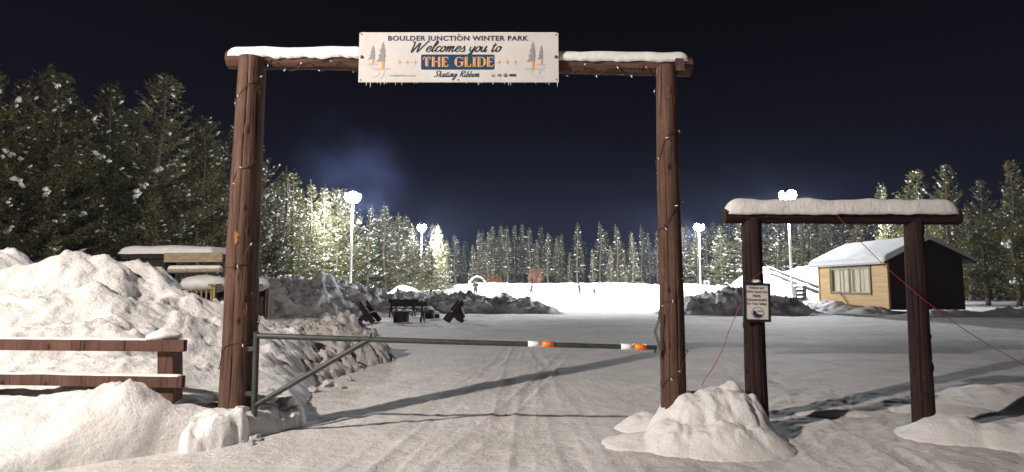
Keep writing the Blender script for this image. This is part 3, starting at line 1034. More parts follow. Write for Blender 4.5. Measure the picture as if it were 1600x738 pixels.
GL = {
    'W': (2.15, [[(0, 1.75), (.12, 1.95), (.28, 1.7), (.32, .1), (.42, .05), (1.0, 1.7), (1.05, .15), (1.15, .05), (1.65, 1.2), (1.95, 2.05), (2.1, 2.0)]]),
    'e': (.74, [[(-.02, .35), (.45, .55), (.56, .85), (.36, 1.0), (.1, .65), (.12, .2), (.38, 0), (.74, .35)]]),
    'l': (.5, [[(-.02, .35), (.36, 1.3), (.42, 1.95), (.26, 2.0), (.14, 1.2), (.12, .25), (.26, 0), (.5, .35)]]),
    'c': (.66, [[(.56, .78), (.42, 1.0), (.14, .75), (.08, .25), (.32, 0), (.66, .35)]]),
    'o': (.78, [[(.44, .98), (.14, .8), (.07, .3), (.28, 0), (.56, .3), (.58, .78), (.42, .98), (.5, .75), (.78, .8)]]),
    'm': (1.2, [[(0, .8), (.1, 1), (.1, 0), (.2, .6), (.42, 1), (.48, .8), (.46, 0), (.56, .6), (.8, 1), (.86, .8), (.84, .2), (.95, 0), (1.2, .35)]]),
    's': (.62, [[(-.02, .35), (.3, .85), (.36, 1.05), (.36, .75), (.5, .35), (.36, 0), (.06, .1)], [(.4, .03), (.62, .3)]]),
    'y': (.78, [[(.02, .95), (.06, .35), (.22, .08), (.46, .35), (.58, 1), (.52, .1), (.34, -.8), (.12, -.95), (.06, -.65), (.45, -.05), (.78, .35)]]),
    'u': (.82, [[(.02, .95), (.06, .25), (.2, 0), (.44, .3), (.54, 1), (.52, .2), (.62, 0), (.82, .3)]]),
    't': (.56, [[(.22, 1.65), (.14, .3), (.26, 0), (.56, .35)], [(-.08, 1.12), (.5, 1.25)]]),
    'S': (1.15, [[(1.05, 1.55), (.9, 1.95), (.55, 2.0), (.3, 1.65), (.45, 1.2), (.75, .8), (.65, .2), (.3, 0), (0, .3)]]),
    'k': (.78, [[(.1, 2.0), (.1, 0)], [(.52, 1.0), (.14, .5), (.3, .48), (.55, .03), (.78, .3)]]),
    'a': (.82, [[(.52, .85), (.3, 1), (.08, .6), (.12, .1), (.32, .05), (.5, .5), (.56, .95), (.52, .25), (.62, 0), (.82, .35)]]),
    'i': (.46, [[(.1, .95), (.08, .2), (.22, 0), (.46, .35)], [(.16, 1.45), (.2, 1.55)]]),
    'n': (.86, [[(0, .8), (.1, 1), (.1, 0), (.22, .65), (.46, 1), (.54, .75), (.5, .2), (.62, 0), (.86, .35)]]),
    'g': (.78, [[(.52, .85), (.3, 1), (.08, .6), (.12, .12), (.32, .08), (.5, .5), (.58, .95), (.5, -.3), (.26, -.95), (.06, -.75), (.4, -.1), (.78, .35)]]),
    'R': (1.15, [[(.25, 1.9), (.2, 0)], [(0, 1.55), (.35, 1.98), (.9, 1.85), (.85, 1.3), (.3, 1.05), (.5, .85), (.85, .05), (1.15, .3)]]),
    'b': (.72, [[(.1, 2.0), (.08, .2), (.26, 0), (.52, .3), (.46, .85), (.2, .75)], [(.48, .8), (.72, .75)]]),
    ' ': (.55, []),
}


def catmull(pts, n=6):
    P_ = [np.array(p, float) for p in pts]
    P_ = [2 * P_[0] - P_[1]] + P_ + [2 * P_[-1] - P_[-2]]
    out = []
    for i in range(1, len(P_) - 2):
        p0, p1, p2, p3_ = P_[i - 1:i + 3]
        for k in range(n):
            t = k / n
            out.append(.5 * ((2 * p1) + (-p0 + p2) * t + (2 * p0 - 5 * p1 + 4 * p2 - p3_) * t * t + (-p0 + 3 * p1 - 3 * p2 + p3_) * t ** 3))
    out.append(P_[-2])
    return out


def ribbon(mb, pts, wfun, y):
    n = len(pts)
    for i in range(n):
        pass
    base = len(mb.v)
    for i, p in enumerate(pts):
        a = pts[max(0, i - 1)]; b_ = pts[min(n - 1, i + 1)]
        d_ = np.array(b_) - np.array(a); d_ /= (np.linalg.norm(d_) + 1e-9)
        nrm = np.array((-d_[1], d_[0]))
        w_ = wfun(d_, i / (n - 1))
        for s in (1, -1):
            q = np.array(p) + nrm * w_ * s
            mb.v.append((q[0], y + .00002 * (i % 7), q[1]))
    for i in range(n - 1):
        k = base + 2 * i
        mb.f.append((k, k + 1, k + 3, k + 2))


def script_text(name, body, width, xh_shear, m, parent, center, wgt):
    mb = MB()
    x = 0
    strokes = []
    for chh in body:
        adv, st = GL[chh]
        for s in st:
            strokes.append([((px_ + x) * 1.28, py_ if py_ < 1 else 1 + (py_ - 1) * .82) for px_, py_ in s])
        x += adv
    allp = []
    cur = []
    for s in strokes:
        c_ = [(p[0] + xh_shear * p[1], p[1]) for p in catmull(s)]
        cur.append(c_); allp += c_
    x0 = min(p[0] for p in allp); x1 = max(p[0] for p in allp)
    k = width / (x1 - x0)
    for si, c_ in enumerate(cur):
        pts = [((p[0] - x0) * k - width / 2, p[1] * k) for p in c_]
        ribbon(mb, pts, lambda d_, t: wgt * (.62 + .55 * abs(d_[1])) * (.55 + .45 * math.sin(math.pi * min(1, max(0, .1 + .8 * t)))), -.0006 * (si % 5) * .1)
    o = mb.build(name, m, parent)
    o.location = center
    return o


# ------------------------------------------------------------------ welcome sign
sgn_y = GATE_Y - .085
tl, br = at(562, 52, sgn_y), at(873, 129, sgn_y)
SW, SH = br.x - tl.x, tl.z - br.z
sc_ = Vector(((tl.x + br.x) / 2, sgn_y, (tl.z + br.z) / 2))
sign = empty('welcome_sign', tuple(sc_), R(0.0), 'wide white welcome sign with blue and orange lettering on the tall gateway beam', 'sign')
MB().box((0, 0, 0), (SW, .02, SH), bev=.003).build('panel', M['sign'], sign)
FY = -.0125
def sp(px, py):   # photo pixel to sign-local position
    return Vector(((px - 717.5) / 311 * SW, FY, (90.5 - py) / 77 * SH))
text_mesh('title_lettering', 'BOULDER JUNCTION WINTER PARK', .082, M['navy'], sign, sp(716.5, 61.2), width=219 / 311 * SW, offset=.0024, spacing=1.10)
script_text('welcome_lettering', 'Welcomes you to', 142 / 311 * SW, .42, M['ink'], sign, sp(714.5, 82.0), .0085)
script_text('ribbon_lettering', 'Skating Ribbon', 71 / 311 * SW, .42, M['navy'], sign, sp(714.5, 121.0), .0058)
# blue plate with rounded corners
def rrect(w_, h_, r, n=6):
    out = []
    for cx_, cy_, a0 in ((w_ / 2 - r, h_ / 2 - r, 0), (-w_ / 2 + r, h_ / 2 - r, 90), (-w_ / 2 + r, -h_ / 2 + r, 180), (w_ / 2 - r, -h_ / 2 + r, 270)):
        for i in range(n + 1):
            a = R(a0 + 90 * i / n)
            out.append((cx_ + r * math.cos(a), cy_ + r * math.sin(a)))
    return out


def flat(mb, poly, y0, y1, off=(0, 0)):
    n = len(poly)
    vs = [(x + off[0], y0, z + off[1]) for x, z in poly] + [(x + off[0], y1, z + off[1]) for x, z in poly]
    fs = [tuple(range(n)), tuple(reversed(range(n, 2 * n)))] + [(i, n + i, n + (i + 1) % n, (i + 1) % n) for i in range(n)]
    return mb.add(vs, fs)


mb = MB(); flat(mb, rrect(114 / 311 * SW, 23.5 / 77 * SH, .02), -.001, .001)
o = mb.build('blue_plate', M['teal'], sign); o.location = sp(716, 98)
# THE GLIDE, inline high-contrast letters: thick stem split in two, thin arms
def glide(o_mb, chh, x, w_, H):
    y0, y1 = -.0012, .0
    t = .012      # hairline
    def rect(a, b_, c_, d_): flat(o_mb, [(a, c_), (b_, c_), (b_, d_), (a, d_)], y0, y1)
    def stem(cx_, wd=.034):
        rect(cx_ - wd / 2, cx_ + wd * .12, 0, H); rect(cx_ + wd * .3, cx_ + wd / 2, 0, H)
    if chh == 'T':
        stem(x + w_ / 2); rect(x, x + w_, H - t, H - .0); rect(x, x + t * .8, H * .72, H); rect(x + w_ - t * .8, x + w_, H * .72, H); rect(x + w_ * .3, x + w_ * .7, 0, t * .7)
    elif chh == 'H':
        stem(x + .017); rect(x + w_ - .012, x + w_, 0, H); rect(x + .03, x + w_, H * .47, H * .47 + t * .8); stem(x + w_ - .017)
    elif chh == 'E':
        stem(x + .017); rect(x + .03, x + w_, 0, t); rect(x + .03, x + w_, H - t, H); rect(x + .03, x + w_ * .8, H * .47, H * .47 + t * .8); rect(x + w_ - t * .7, x + w_, 0, H * .26); rect(x + w_ - t * .7, x + w_, H * .74, H)
    elif chh == 'L':
        stem(x + .017); rect(x + .03, x + w_, 0, t); rect(x + w_ - t * .7, x + w_, 0, H * .3)
    elif chh == 'I':
        stem(x + w_ / 2); rect(x, x + w_, 0, t * .7); rect(x, x + w_, H - t * .7, H)
    elif chh in 'GD':
        n = 18
        cx_, cy_ = x + w_ / 2, H / 2
        a0, a1 = (50, 310) if chh == 'G' else (-90, 90)
        ox = 0
        if chh == 'D': cx_ = x + w_ * .38; rx = w_ * .62
        else: rx = w_ / 2
        P_ = []
        for i in range(n):
            a = R(a0 + (a1 - a0) * i / (n - 1)); a2 = R(a0 + (a1 - a0) * (i + 1) / (n - 1))
            if i == n - 1: break
            th = lambda q: .006 + .024 * abs(math.cos(q)) ** 1.5
            q = [(cx_ + rx * math.cos(a), cy_ + H / 2 * math.sin(a)), (cx_ + rx * math.cos(a2), cy_ + H / 2 * math.sin(a2)),
                 (cx_ + (rx - th(a2)) * math.cos(a2), cy_ + (H / 2 - .008) * math.sin(a2)), (cx_ + (rx - th(a)) * math.cos(a), cy_ + (H / 2 - .008) * math.sin(a))]
            flat(o_mb, q, y0, y1)
        if chh == 'G':
            rect(x + w_ - .03, x + w_ - .004, .012, H * .45); rect(x + w_ * .55, x + w_ + .004, H * .45, H * .45 + t * .7); rect(x + w_ - t, x + w_ - .004, H * .7, H * .95)
        else:
            stem(x + .017)


mb = MB()
Hh = 15.5 / 77 * SH
px2 = SW / 311
xx = [('T', 0, 12), ('H', 14, 14), ('E', 29.5, 10), ('G', 49, 14), ('L', 65, 10), ('I', 76.5, 7), ('D', 85, 13), ('E', 99.5, 10.5)]
for chh, x, w_ in xx: glide(mb, chh, x * px2, w_ * px2, Hh)
o = mb.build('glide_lettering', M['gold'], sign)
o.location = sp(662, 105.5) + Vector((0, -.0014, 0))
# little four-point stars
for px_ in (625.3, 637.5, 650, 780.6, 793, 805.5):
    mb = MB()
    r = .031; q = .0075
    poly = []
    for i in range(8):
        a = R(45 * i); rr = r if i % 2 == 0 else q * 1.3
        poly.append((rr * math.cos(a), rr * math.sin(a)))
    flat(mb, poly, -.001, .001)
    o = mb.build('star', M['gold'], sign); o.location = sp(px_, 98.3)
# printed trees
def printed_tree(px_, base_py, top_py, wpx, flip):
    hgt = (base_py - top_py) / 77 * SH
    wd = wpx / 311 * SW
    mb = MB()
    flat(mb, [(-wd * .12, 0), (wd * .12, 0), (wd * .10, hgt * .32), (-wd * .10, hgt * .32)], -.001, .001)
    o1 = mb.build('printed_trunk', M['trunk_ink'], sign); o1.location = sp(px_, base_py)
    poly = [(-.62, .26), (-.30, .44), (-.46, .46), (-.2, .62), (-.38, .64), (-.12, .82), (-.22, .83), (0, 1.0), (.06, .86), (.14, .83), (.08, .80), (.2, .64), (.12, .62), (.22, .46), (.14, .44), (.16, .28)]
    if not flip and False: poly = [(-a, b_) for a, b_ in poly]
    mb = MB(); flat(mb, [(a * wd, b_ * hgt) for a, b_ in poly], -.0014, .0006)
    o2 = mb.build('printed_crown', M['grey_ink'], sign); o2.location = sp(px_, base_py)
    mb = MB()
    flat(mb, [(math.cos(a) * wd * .75 - wd * .05, math.sin(a) * .012) for a in np.linspace(0, 2 * math.pi, 20, endpoint=False)], -.0003, .0003)
    o3 = mb.build('printed_shadow', M['shade_ink'], sign); o3.location = sp(px_, base_py + .2) + Vector((0, .0007, 0))


printed_tree(584.5, 101.5, 72, 13, False)
printed_tree(600, 108.5, 66, 17, False)
printed_tree(833.5, 108.5, 66.5, 17, True)
printed_tree(846.5, 101.5, 72, 11, True)
for pts in ([(581, 104), (584, 109), (593, 112), (594, 117), (588, 121), (583, 122)], [(601, 110), (602, 115), (600, 120), (596, 124)],
            [(834, 110), (831, 114), (834, 119), (842, 124)], [(847, 103), (851, 107), (846, 111), (842, 116), (846, 121), (849, 122)]):
    mb = MB()
    c_ = catmull([((a - 717.5) / 311 * SW, (90.5 - b_) / 77 * SH) for a, b_ in pts], 5)
    ribbon(mb, c_, lambda d_, t: .0022, 0)
    o = mb.build('printed_path', M['pale_ink'], sign); o.location = (0, FY, 0)
text_mesh('web_lettering', 'boulderhistory.com', .03, M['pale_ink'], sign, sp(631, 119), width=39 / 311 * SW)
# sponsor logos
def disc(name, m_, c, r, y0=-.001, y1=.001):
    mb = MB(); flat(mb, [(r * math.cos(a), r * math.sin(a)) for a in np.linspace(0, 2 * math.pi, 20, endpoint=False)], y0, y1)
    o = mb.build(name, m_, sign); o.location = c; return o
disc('logo', M['shade_ink'], sp(771.5, 118.5), .021)
mb = MB(); flat(mb, [(-.018, .008), (-.008, .0), (.004, -.010), (.016, -.010), (.010, -.017), (-.004, -.019), (-.015, -.012)], -.0014, 0); o = mb.build('logo_mark', M['purple'], sign); o.location = sp(771.5, 118.5)
disc('logo', M['grey_ink'], sp(781, 118.5), .02); o = disc('logo_mark', M['sign'], sp(781, 118.5) + Vector((0, -.0009, 0)), .012)
mb = MB(); flat(mb, rrect(.05, .012, .002), -.001, .001); o = mb.build('logo_band', M['navy'], sign); o.location = sp(781, 118.5) + Vector((0, -.0018, 0))
disc('logo', M['ink'], sp(790.5, 118.5), .023); o = disc('logo_mark', M['gold'], sp(790.5, 118.5) + Vector((0, -.0009, 0)), .016); o = disc('logo_mark', M['leafy_ink'], sp(790.5, 118.8) + Vector((0, -.0018, 0)), .012)
mb = MB(); flat(mb, rrect(10.5 / 311 * SW, 3.6 / 77 * SH, .003), -.001, .001); o = mb.build('logo', M['teal'], sign); o.location = sp(801.5, 118.4)
# screws
for px_, py_ in ((565.5, 54.5), (717, 55), (869.5, 55.5), (565.5, 125.5), (717, 125.5), (869.5, 125)):
    MB().lathe([(.009, 0), (.008, .004), (.0, .005)], sp(px_, py_), Matrix.Rotation(R(90), 3, 'X'), 10).build('screw', M['chain'], sign, True)
for px_, py_ in ((566.5, 90), (868.5, 90)):
    MB().lathe([(.02, 0), (.018, .008), (.0, .010)], sp(px_, py_), Matrix.Rotation(R(90), 3, 'X'), 12).build('bolt', M['chain'], sign, True)
for i in range(34):
    x = random.uniform(568, 800) if i < 28 else random.uniform(800, 872)
    ln = random.uniform(.008, .045) * (1.6 if i % 7 == 0 else 1)
    p = sp(x, 128.7)
    MB().tube([p + Vector((0, .012, 0)), p + Vector((0.001, .012, -ln * .5)), p + Vector((0, .012, -ln))], [.005, .003, .0008], 6).build('icicle', M['snow'], sign, True)
snowtop = snow_cap('snow_dusting', Vector((-SW / 2 + .01, .0, SH / 2 - .001)), Vector((SW / 2 - .01, .0, SH / 2 - .001)), .018, .010, 5, M['snow'], drop=.0, parent=sign, nose=.02)

# ------------------------------------------------------------------ notice on the small gate post
ny = SY - .145
tl, br = at(1160, 442, ny), at(1205, 503, ny)
nw, nh = br.x - tl.x, tl.z - br.z
nc = Vector(((tl.x + br.x) / 2, ny, (tl.z + br.z) / 2))
notice = empty('notice_board', tuple(nc), R(0), 'black framed safety notice with round logo on the low gateway post', 'sign')
notice.rotation_euler = (0, R(1.2), 0)
mb = MB()
fw = .028
mb.box((0, 0, nh / 2 - fw / 2), (nw, .03, fw), bev=.003); mb.box((0, 0, -nh / 2 + fw / 2), (nw, .03, fw), bev=.003)
mb.box((-nw / 2 + fw / 2, .001, 0), (fw, .028, nh - .01), bev=.003); mb.box((nw / 2 - fw / 2, .001, 0), (fw, .028, nh - .01), bev=.003)
mb.build('frame', M['frame'], notice)
MB().box((0, .004, 0), (nw - .03, .012, nh - .03)).build('paper', M['paper'], notice)
def npos(px_, py_): return Vector(((px_ - 1182.5) / 45 * nw, -.0035, (472.5 - py_) / 61 * nh))
for i, (line, wpx) in enumerate((('Helmet and', 24.5), ('Wrist Guard Use', 35), ('Highly', 13.5), ('Recommended', 32), ('For Your Safety', 32.5))):
    text_mesh('notice_lettering', line, .042, M['notice_ink'], notice, npos(1182.5, 450.0 + i * 6.25), width=wpx / 45 * nw, offset=.0008)
def ndisc(name, m_, c, rx, rz_, y):
    mb = MB(); flat(mb, [(rx * math.cos(a), rz_ * math.sin(a)) for a in np.linspace(0, 2 * math.pi, 28, endpoint=False)], y - .0004, y + .0004)
    o = mb.build(name, m_, notice); o.location = c; return o
lc = npos(1183.5, 489)
ndisc('logo_ring', M['purple'], lc, .072, .066, -.0002)
ndisc('logo_field', M['paper'], lc, .066, .060, -.0012)
mb = MB(); flat(mb, [(-.060, -.01), (-.052, .022), (-.040, .030), (-.020, .012), (.0, -.012), (.03, -.018), (.058, -.022), (.045, -.042), (.02, -.055), (-.02, -.055), (-.045, -.038)], -.0026, -.0018)
o = mb.build('logo_wave', M['purple'], notice); o.location = lc
text_mesh('logo_lettering', 'Glide', .035, M['purple'], notice, lc + Vector((.022, -.0022, .018)), width=.06, shear=.3)
o = MB().blob((0, 0, 0), (.05, .03, .022), seed=3, rings=8, segs=12).build('snow_clump', M['snow'], None, True)
o.location = nc + Vector((.02, .02, nh / 2 + .015)); tag(o, 'tiny lump of snow on top of the framed notice', 'snow clump')

# ------------------------------------------------------------------ cords
def cable(name, pts, r, m_, label, cat='cord'):
    pts = [Vector(p) for p in pts]
    c_ = catmull3(pts, 10)
    o = MB().tube(c_, r, 8).build(name, m_, None, True)
    return tag(o, label, cat)


def catmull3(pts, n=8):
    P_ = [np.array(p, float) for p in pts]
    P_ = [2 * P_[0] - P_[1]] + P_ + [2 * P_[-1] - P_[-2]]
    out = []
    for i in range(1, len(P_) - 2):
        p0, p1, p2, p3_ = P_[i - 1:i + 3]
        for k_ in range(n):
            t = k_ / n
            out.append(Vector(.5 * ((2 * p1) + (-p0 + p2) * t + (2 * p0 - 5 * p1 + 4 * p2 - p3_) * t * t + (-p0 + 3 * p1 - 3 * p2 + p3_) * t ** 3)))
    out.append(Vector(P_[-2]))
    return out


cable('extension_cord', [at(1306, 334, SY - .13), at(1318, 348, SY - .14), at(1345, 378, SY - .2), at(1385, 418, SY - .24), at(1420, 448, SY - .22), at(1456, 478, SY - .18), at(1530, 530, SY - .1), at(1640, 590, SY), at(1760, 640, SY + .1)], .0045, M['cord'],
      'red extension cord slanting down from the low gateway beam to the right')
cable('extension_cord', [at(1195, 420, SY - .135), at(1186, 428, SY - .14), at(1176, 436, SY - .16), at(1172, 446, SY - .12), at(1166, 462, SY - .12), at(1158, 474, SY - .13), at(1150, 492, SY - .14), at(1138, 520, SY - .15), at(1128, 548, SY - .17), at(1112, 578, SY - .2), at(1102, 592, SY - .22), at(1096, 604, SY - .22)], .0045, M['cord'],
      'red extension cord running from behind the framed notice into the snow mound')

# ------------------------------------------------------------------ string lights
def string_lights(name, label, pts, nb, hang=.03, seed=0):
    rnd = random.Random(seed)
    e_ = empty(name, tuple(pts[0]), 0, label, 'light string', 'unlit light strings on the tall gateway')
    loc = [Vector(p) - e_.location for p in pts]
    c_ = catmull3(loc, 6)
    MB().tube(c_, .0042, 5).build('wire', M['wire'], e_, True)
    for i in range(nb):
        p = c_[int((i + .5) / nb * (len(c_) - 1))]
        dn = Vector((rnd.uniform(-.5, .5), rnd.uniform(-.6, -.1), rnd.uniform(-1, .3))).normalized()
        Mx = dn.to_track_quat('Z', 'X').to_matrix()
        MB().lathe([(.002, .0), (.0055, .006), (.0075, .018), (.0065, .032), (.0005, .042)], p, Mx, 7).build('bulb', M['bulb'], e_, True)
    return e_


def wrap(center_b, center_t, rb_, rt_, turns, ph, zt0, zt1, n=60):
    out = []
    for i in range(n):
        t = zt0 + (zt1 - zt0) * i / (n - 1)
        c_ = center_b.lerp(center_t, t)
        r = rb_ + (rt_ - rb_) * t + .010 + .006 * math.sin(i * 1.7)
        a = ph + turns * 2 * math.pi * (i / (n - 1)) + .25 * math.sin(i * .6)
        out.append(c_ + Vector((math.cos(a) * r, math.sin(a) * r, .05 * math.sin(i * .9))))
    return out


string_lights('string_lights', 'unlit white string lights wound round the tall left gate post', wrap(lp_b, lp_t, .20, .158, 3.6, 2.4, .08, .96, 90), 20, seed=1)
string_lights('string_lights', 'unlit white string lights wound round the tall right gate post', wrap(rp_b, rp_t, .148, .125, 4.0, 3.4, .05, .95, 90), 22, seed=2)
bl = []
for i in range(60):
    t = i / 59
    c_ = b0.lerp(b1, .04 + .92 * t)
    a = 7 * 2 * math.pi * t
    bl.append(c_ + Vector((.02 * math.sin(i), -.128 * abs(math.cos(a)) * (1) + .0, -.125 * abs(math.sin(a)) - .012)))
string_lights('string_lights', 'unlit white string lights trailing along the tall gateway beam', bl, 26, seed=3)

# ------------------------------------------------------------------ floodlight masts
RINK = Vector((5, 66, 0))


def mast(px, py_top, Y, base_z, label, power, color=(.93, .96, 1.0), heads=3, aim=None, loc=None, lens='lens', size=2.1, spread=.14, back=9000, back_aim=None):
    top = at(px, py_top, Y) if loc is None else Vector(loc)
    e_ = empty('floodlight_mast', (top.x, top.y, base_z), 0, label, 'light pole', 'floodlight masts')
    hz = top.z - base_z
    MB().tube([(0, 0, -.6), (0, 0, hz * .5), (0, 0, hz - .1)], [.13, .105, .075], 14).build('pole', M['pole'], e_, True)
    ax = ((aim or RINK) - top); ax.z = 0; ax.normalize()
    side = Vector((-ax.y, ax.x, 0))
    MB().bar(side * -spread + Vector((0, 0, hz - .15)), side * spread + Vector((0, 0, hz - .15)), .09, .09).build('crossarm', M['pole'], e_)
    offs = np.linspace(-spread, spread, heads)
    for i, o_ in enumerate(offs):
        fan = (i / heads) * 2 * math.pi + .4 if loc is None else .0
        dirv = (ax * math.cos(fan) + side * math.sin(fan) + Vector((0, 0, -.45))).normalized()
        Mx = dirv.to_track_quat('Z', 'Y').to_matrix()
        c_ = side * o_ * .9 + Vector((dirv.x, dirv.y, 0)) * .10 + Vector((0, 0, hz + .08))
        s = size
        fl = MB().lathe([(.03 * s, -.10 * s), (.10 * s, -.09 * s), (.16 * s, -.02 * s), (.25 * s, .10 * s), (.27 * s, .12 * s), (.25 * s, .12 * s)], c_, Mx, 18).build('floodlight', M['dish'], e_, True)
        MB().lathe([(.255 * s, .118 * s), (.25 * s, .17 * s), (.20 * s, .25 * s), (.11 * s, .30 * s), (.0, .315 * s)], c_, Mx, 18).build('lens', M[lens], fl, True)
    ld = bpy.data.lights.new('flood_lamp', 'POINT')
    ld.energy = power; ld.color = color; ld.shadow_soft_size = .30 if loc is None else .08
    lo = bpy.data.objects.new('flood_lamp', ld)
    link(lo, e_)
    lo.location = ax * .30 + Vector((0, 0, hz - .85)) if loc is None else ax * 1.0 + Vector((0, 0, hz - .45))
    if loc is None:
        sd = bpy.data.lights.new('rink_spot', 'SPOT')
        sd.energy = power * 2.6; sd.color = color; sd.shadow_soft_size = .3; sd.spot_size = R(95); sd.spot_blend = .45
        so = bpy.data.objects.new('rink_spot', sd); link(so, e_)
        so.location = ax * 1.15 + Vector((0, 0, hz - .65))
        tgt = Vector((5, 50 if top.y < 60 else 72, 0)) - top
        so.rotation_mode = 'QUATERNION'; so.rotation_quaternion = tgt.to_track_quat('-Z', 'Y')
        bd = bpy.data.lights.new('tree_fill_spot', 'SPOT')  # extra lamp added to brighten the trees behind the mast
        bd.energy = back; bd.color = color; bd.shadow_soft_size = .3; bd.spot_size = R(130 if back < 40000 else 100); bd.spot_blend = .6
        bo = bpy.data.objects.new('tree_fill_spot', bd); link(bo, e_)
        bo.location = -ax * 1.15 + Vector((0, 0, hz - .45))
        tgt = (back_aim - top) if back_aim else Vector((-ax.x, -ax.y, -.35))
        bo.rotation_mode = 'QUATERNION'; bo.rotation_quaternion = tgt.to_track_quat('-Z', 'Y')
    return e_


PW = 16000
mast(551, 308, 53, .8, 'near left floodlight mast glowing among the snowy pines', PW * .85, back=4500, back_aim=Vector((-20, 51, 3)))
mast(659, 356, 80, .9, 'far left floodlight mast beside the orange-brown shrub', PW * .9, back=38000, back_aim=Vector((5, 106, 6)))
mast(1092, 355, 80, .9, 'far right floodlight mast between the tall post and the notice post', PW * .9, back=60000, back_aim=Vector((8, 106, 6)))
mast(1231, 306, 51, 1.1, 'near right floodlight mast behind the small gateway beam', PW, back=16000, back_aim=Vector((33, 62, 3)))
# yard lamp that lights the entrance, left of and behind the photographer
mast(0, 0, 0, 0, 'warm yard light mast beside the entrance road left of the camera', 9300, (1.0, .89, .80), heads=2, aim=Vector((1, 7, 0)), loc=(-10.2, -1.3, 8.3), lens='warm_lens', spread=.3)

# small sign and cabinet by the masts
e_ = empty('warning_sign', tuple(on(1104, 462, .8)), 0, 'small red and white sign at the foot of the far right mast', 'sign')
e_.location = at(1104, 447, 78); e_.location.z = 1.0
zz = at(1104, 444, 78).z - 1.0
MB().tube([(0, 0, -.8), (0, 0, zz + .3)], .04, 8).build('signpost', M['pole'], e_)
MB().box((0, -.06, zz), (.8, .03, 1.0), bev=.01).build('sign_panel', M['sign'], e_)
MB().box((0, -.09, zz + .1), (.4, .02, .35), bev=.01).build('red_panel', M['red_sign'], e_)
p = at(1250, 468, 50)
e_ = empty('electric_cabinet', (p.x, p.y, p.z - .2), 0, 'dark slatted cabinet beside the near right mast', 'cabinet')
mb = MB()
for k_ in range(4): mb.box((0, 0, .25 + .36 * k_), (.75, .5, .24), bev=.02)
mb.build('slats', M['metal_box'], e_)
MB().box((-.42, 0, .6), (.08, .54, 1.5), bev=.01).build('side_post', M['metal_box'], e_)
MB().box((.42, 0, .6), (.08, .54, 1.5), bev=.01).build('side_post', M['metal_box'], e_)
MB().blob((0, 0, 1.4), (.5, .35, .16), seed=5, rings=8, segs=12).build('snow_cover', M['snow'], e_, True)
# timbers of the sled chute on the hill
for k_, (a, b_, lb) in enumerate((((1202, 421, 53.5), (1284, 452, 49.5), 'upper dark timber rail lying down the sledding hill'), ((1204, 429, 52.8), (1284, 460, 48.8), 'lower dark timber rail lying down the sledding hill'))):
    pts_ = []
    for i in range(13):
        px_ = a[0] + (b_[0] - a[0]) * i / 12; py_ = a[1] + (b_[1] - a[1]) * i / 12
        for Yc in np.arange(46, 60, .1):
            q = at(px_, py_, Yc)
            if q.z <= float(hill_h(np.array([q.x]), np.array([Yc]))[0]): break
        pts_.append(q + Vector((0, 0, .05)))
    mb = MB()
    mb.tube(pts_, .17, 8)
    o = mb.build('timber_rail', M['dark_wood'], None, True)
    tag(o, lb, 'timber', 'sled hill timbers')

# ------------------------------------------------------------------ cabin
cab = empty('cabin', (22.1, 33.0, .30), math.atan2(.4, 6.6), 'yellow pine cabin with snowy gable roof and a wide window', 'cabin')
CL, CW, WH = 6.6, 4.6, 3.05
T0 = .12


def siding(mb, w_, h_, pitch, depth, M4):
    n = int(h_ / pitch)
    for i in range(n):
        z0, z1 = i * pitch, (i + 1) * pitch
        vs = [(0, -depth, z0), (w_, -depth, z0), (w_, -.003, z1), (0, -.003, z1), (0, 0, z0), (w_, 0, z0)]
        mb.add([M4 @ Vector(v) for v in vs], [(0, 1, 2, 3), (4, 5, 1, 0)])


# long wall faces -x: local wall coords (u along -y direction reversed)
Mlong = Matrix(((0, 1, 0, -.06), (-1, 0, 0, CL), (0, 0, 1, 0), (0, 0, 0, 1)))
mb = MB()
# wall slab with a window opening: built as four slabs
wy0, wy1, wz0, wz1 = 1.45, 5.25, .95, 2.55
def slab(y0, y1, z0, z1): mb.box((.03, (y0 + y1) / 2, (z0 + z1) / 2), (.10, y1 - y0, z1 - z0))
slab(0, wy0, 0, WH); slab(wy1, CL, 0, WH); slab(wy0, wy1, 0, wz0); slab(wy0, wy1, wz1, WH)
pitch = .19
for (y0, y1, z0, z1) in ((0, wy0, 0, WH), (wy1, CL, 0, WH), (wy0, wy1, 0, wz0), (wy0, wy1, wz1, WH)):
    k_ = z0
    while k_ < z1 - .01:
        a_, b2 = k_, min(k_ + pitch, z1)
        mb.add([(-.055, y0, a_), (-.055, y1, a_), (-.028, y1, b2), (-.028, y0, b2), (-.02, y0, a_), (-.02, y1, a_)], [(0, 3, 2, 1), (4, 0, 1, 5)])
        k_ = b2
wl = mb.build('wall', M['pine_siding'], cab); wl['label'] = 'honey-coloured pine wall with the window'
mb = MB()
RIDGE_X, RIDGE_Z, EAVE_Z = 2.3, 4.05, 2.95
def gable(mb, y, t, dirn):
    poly = [(0, 0), (CW, 0), (CW, WH - .1), (RIDGE_X, RIDGE_Z - .08), (0, WH - .1)]
    n = 5
    mb.add([(x, y, z) for x, z in poly] + [(x, y + t, z) for x, z in poly], [tuple(range(n)), tuple(reversed(range(n, 2 * n)))] + [(i, n + i, n + (i + 1) % n, (i + 1) % n) for i in range(n)])
gable(mb, -.06, .1, -1)
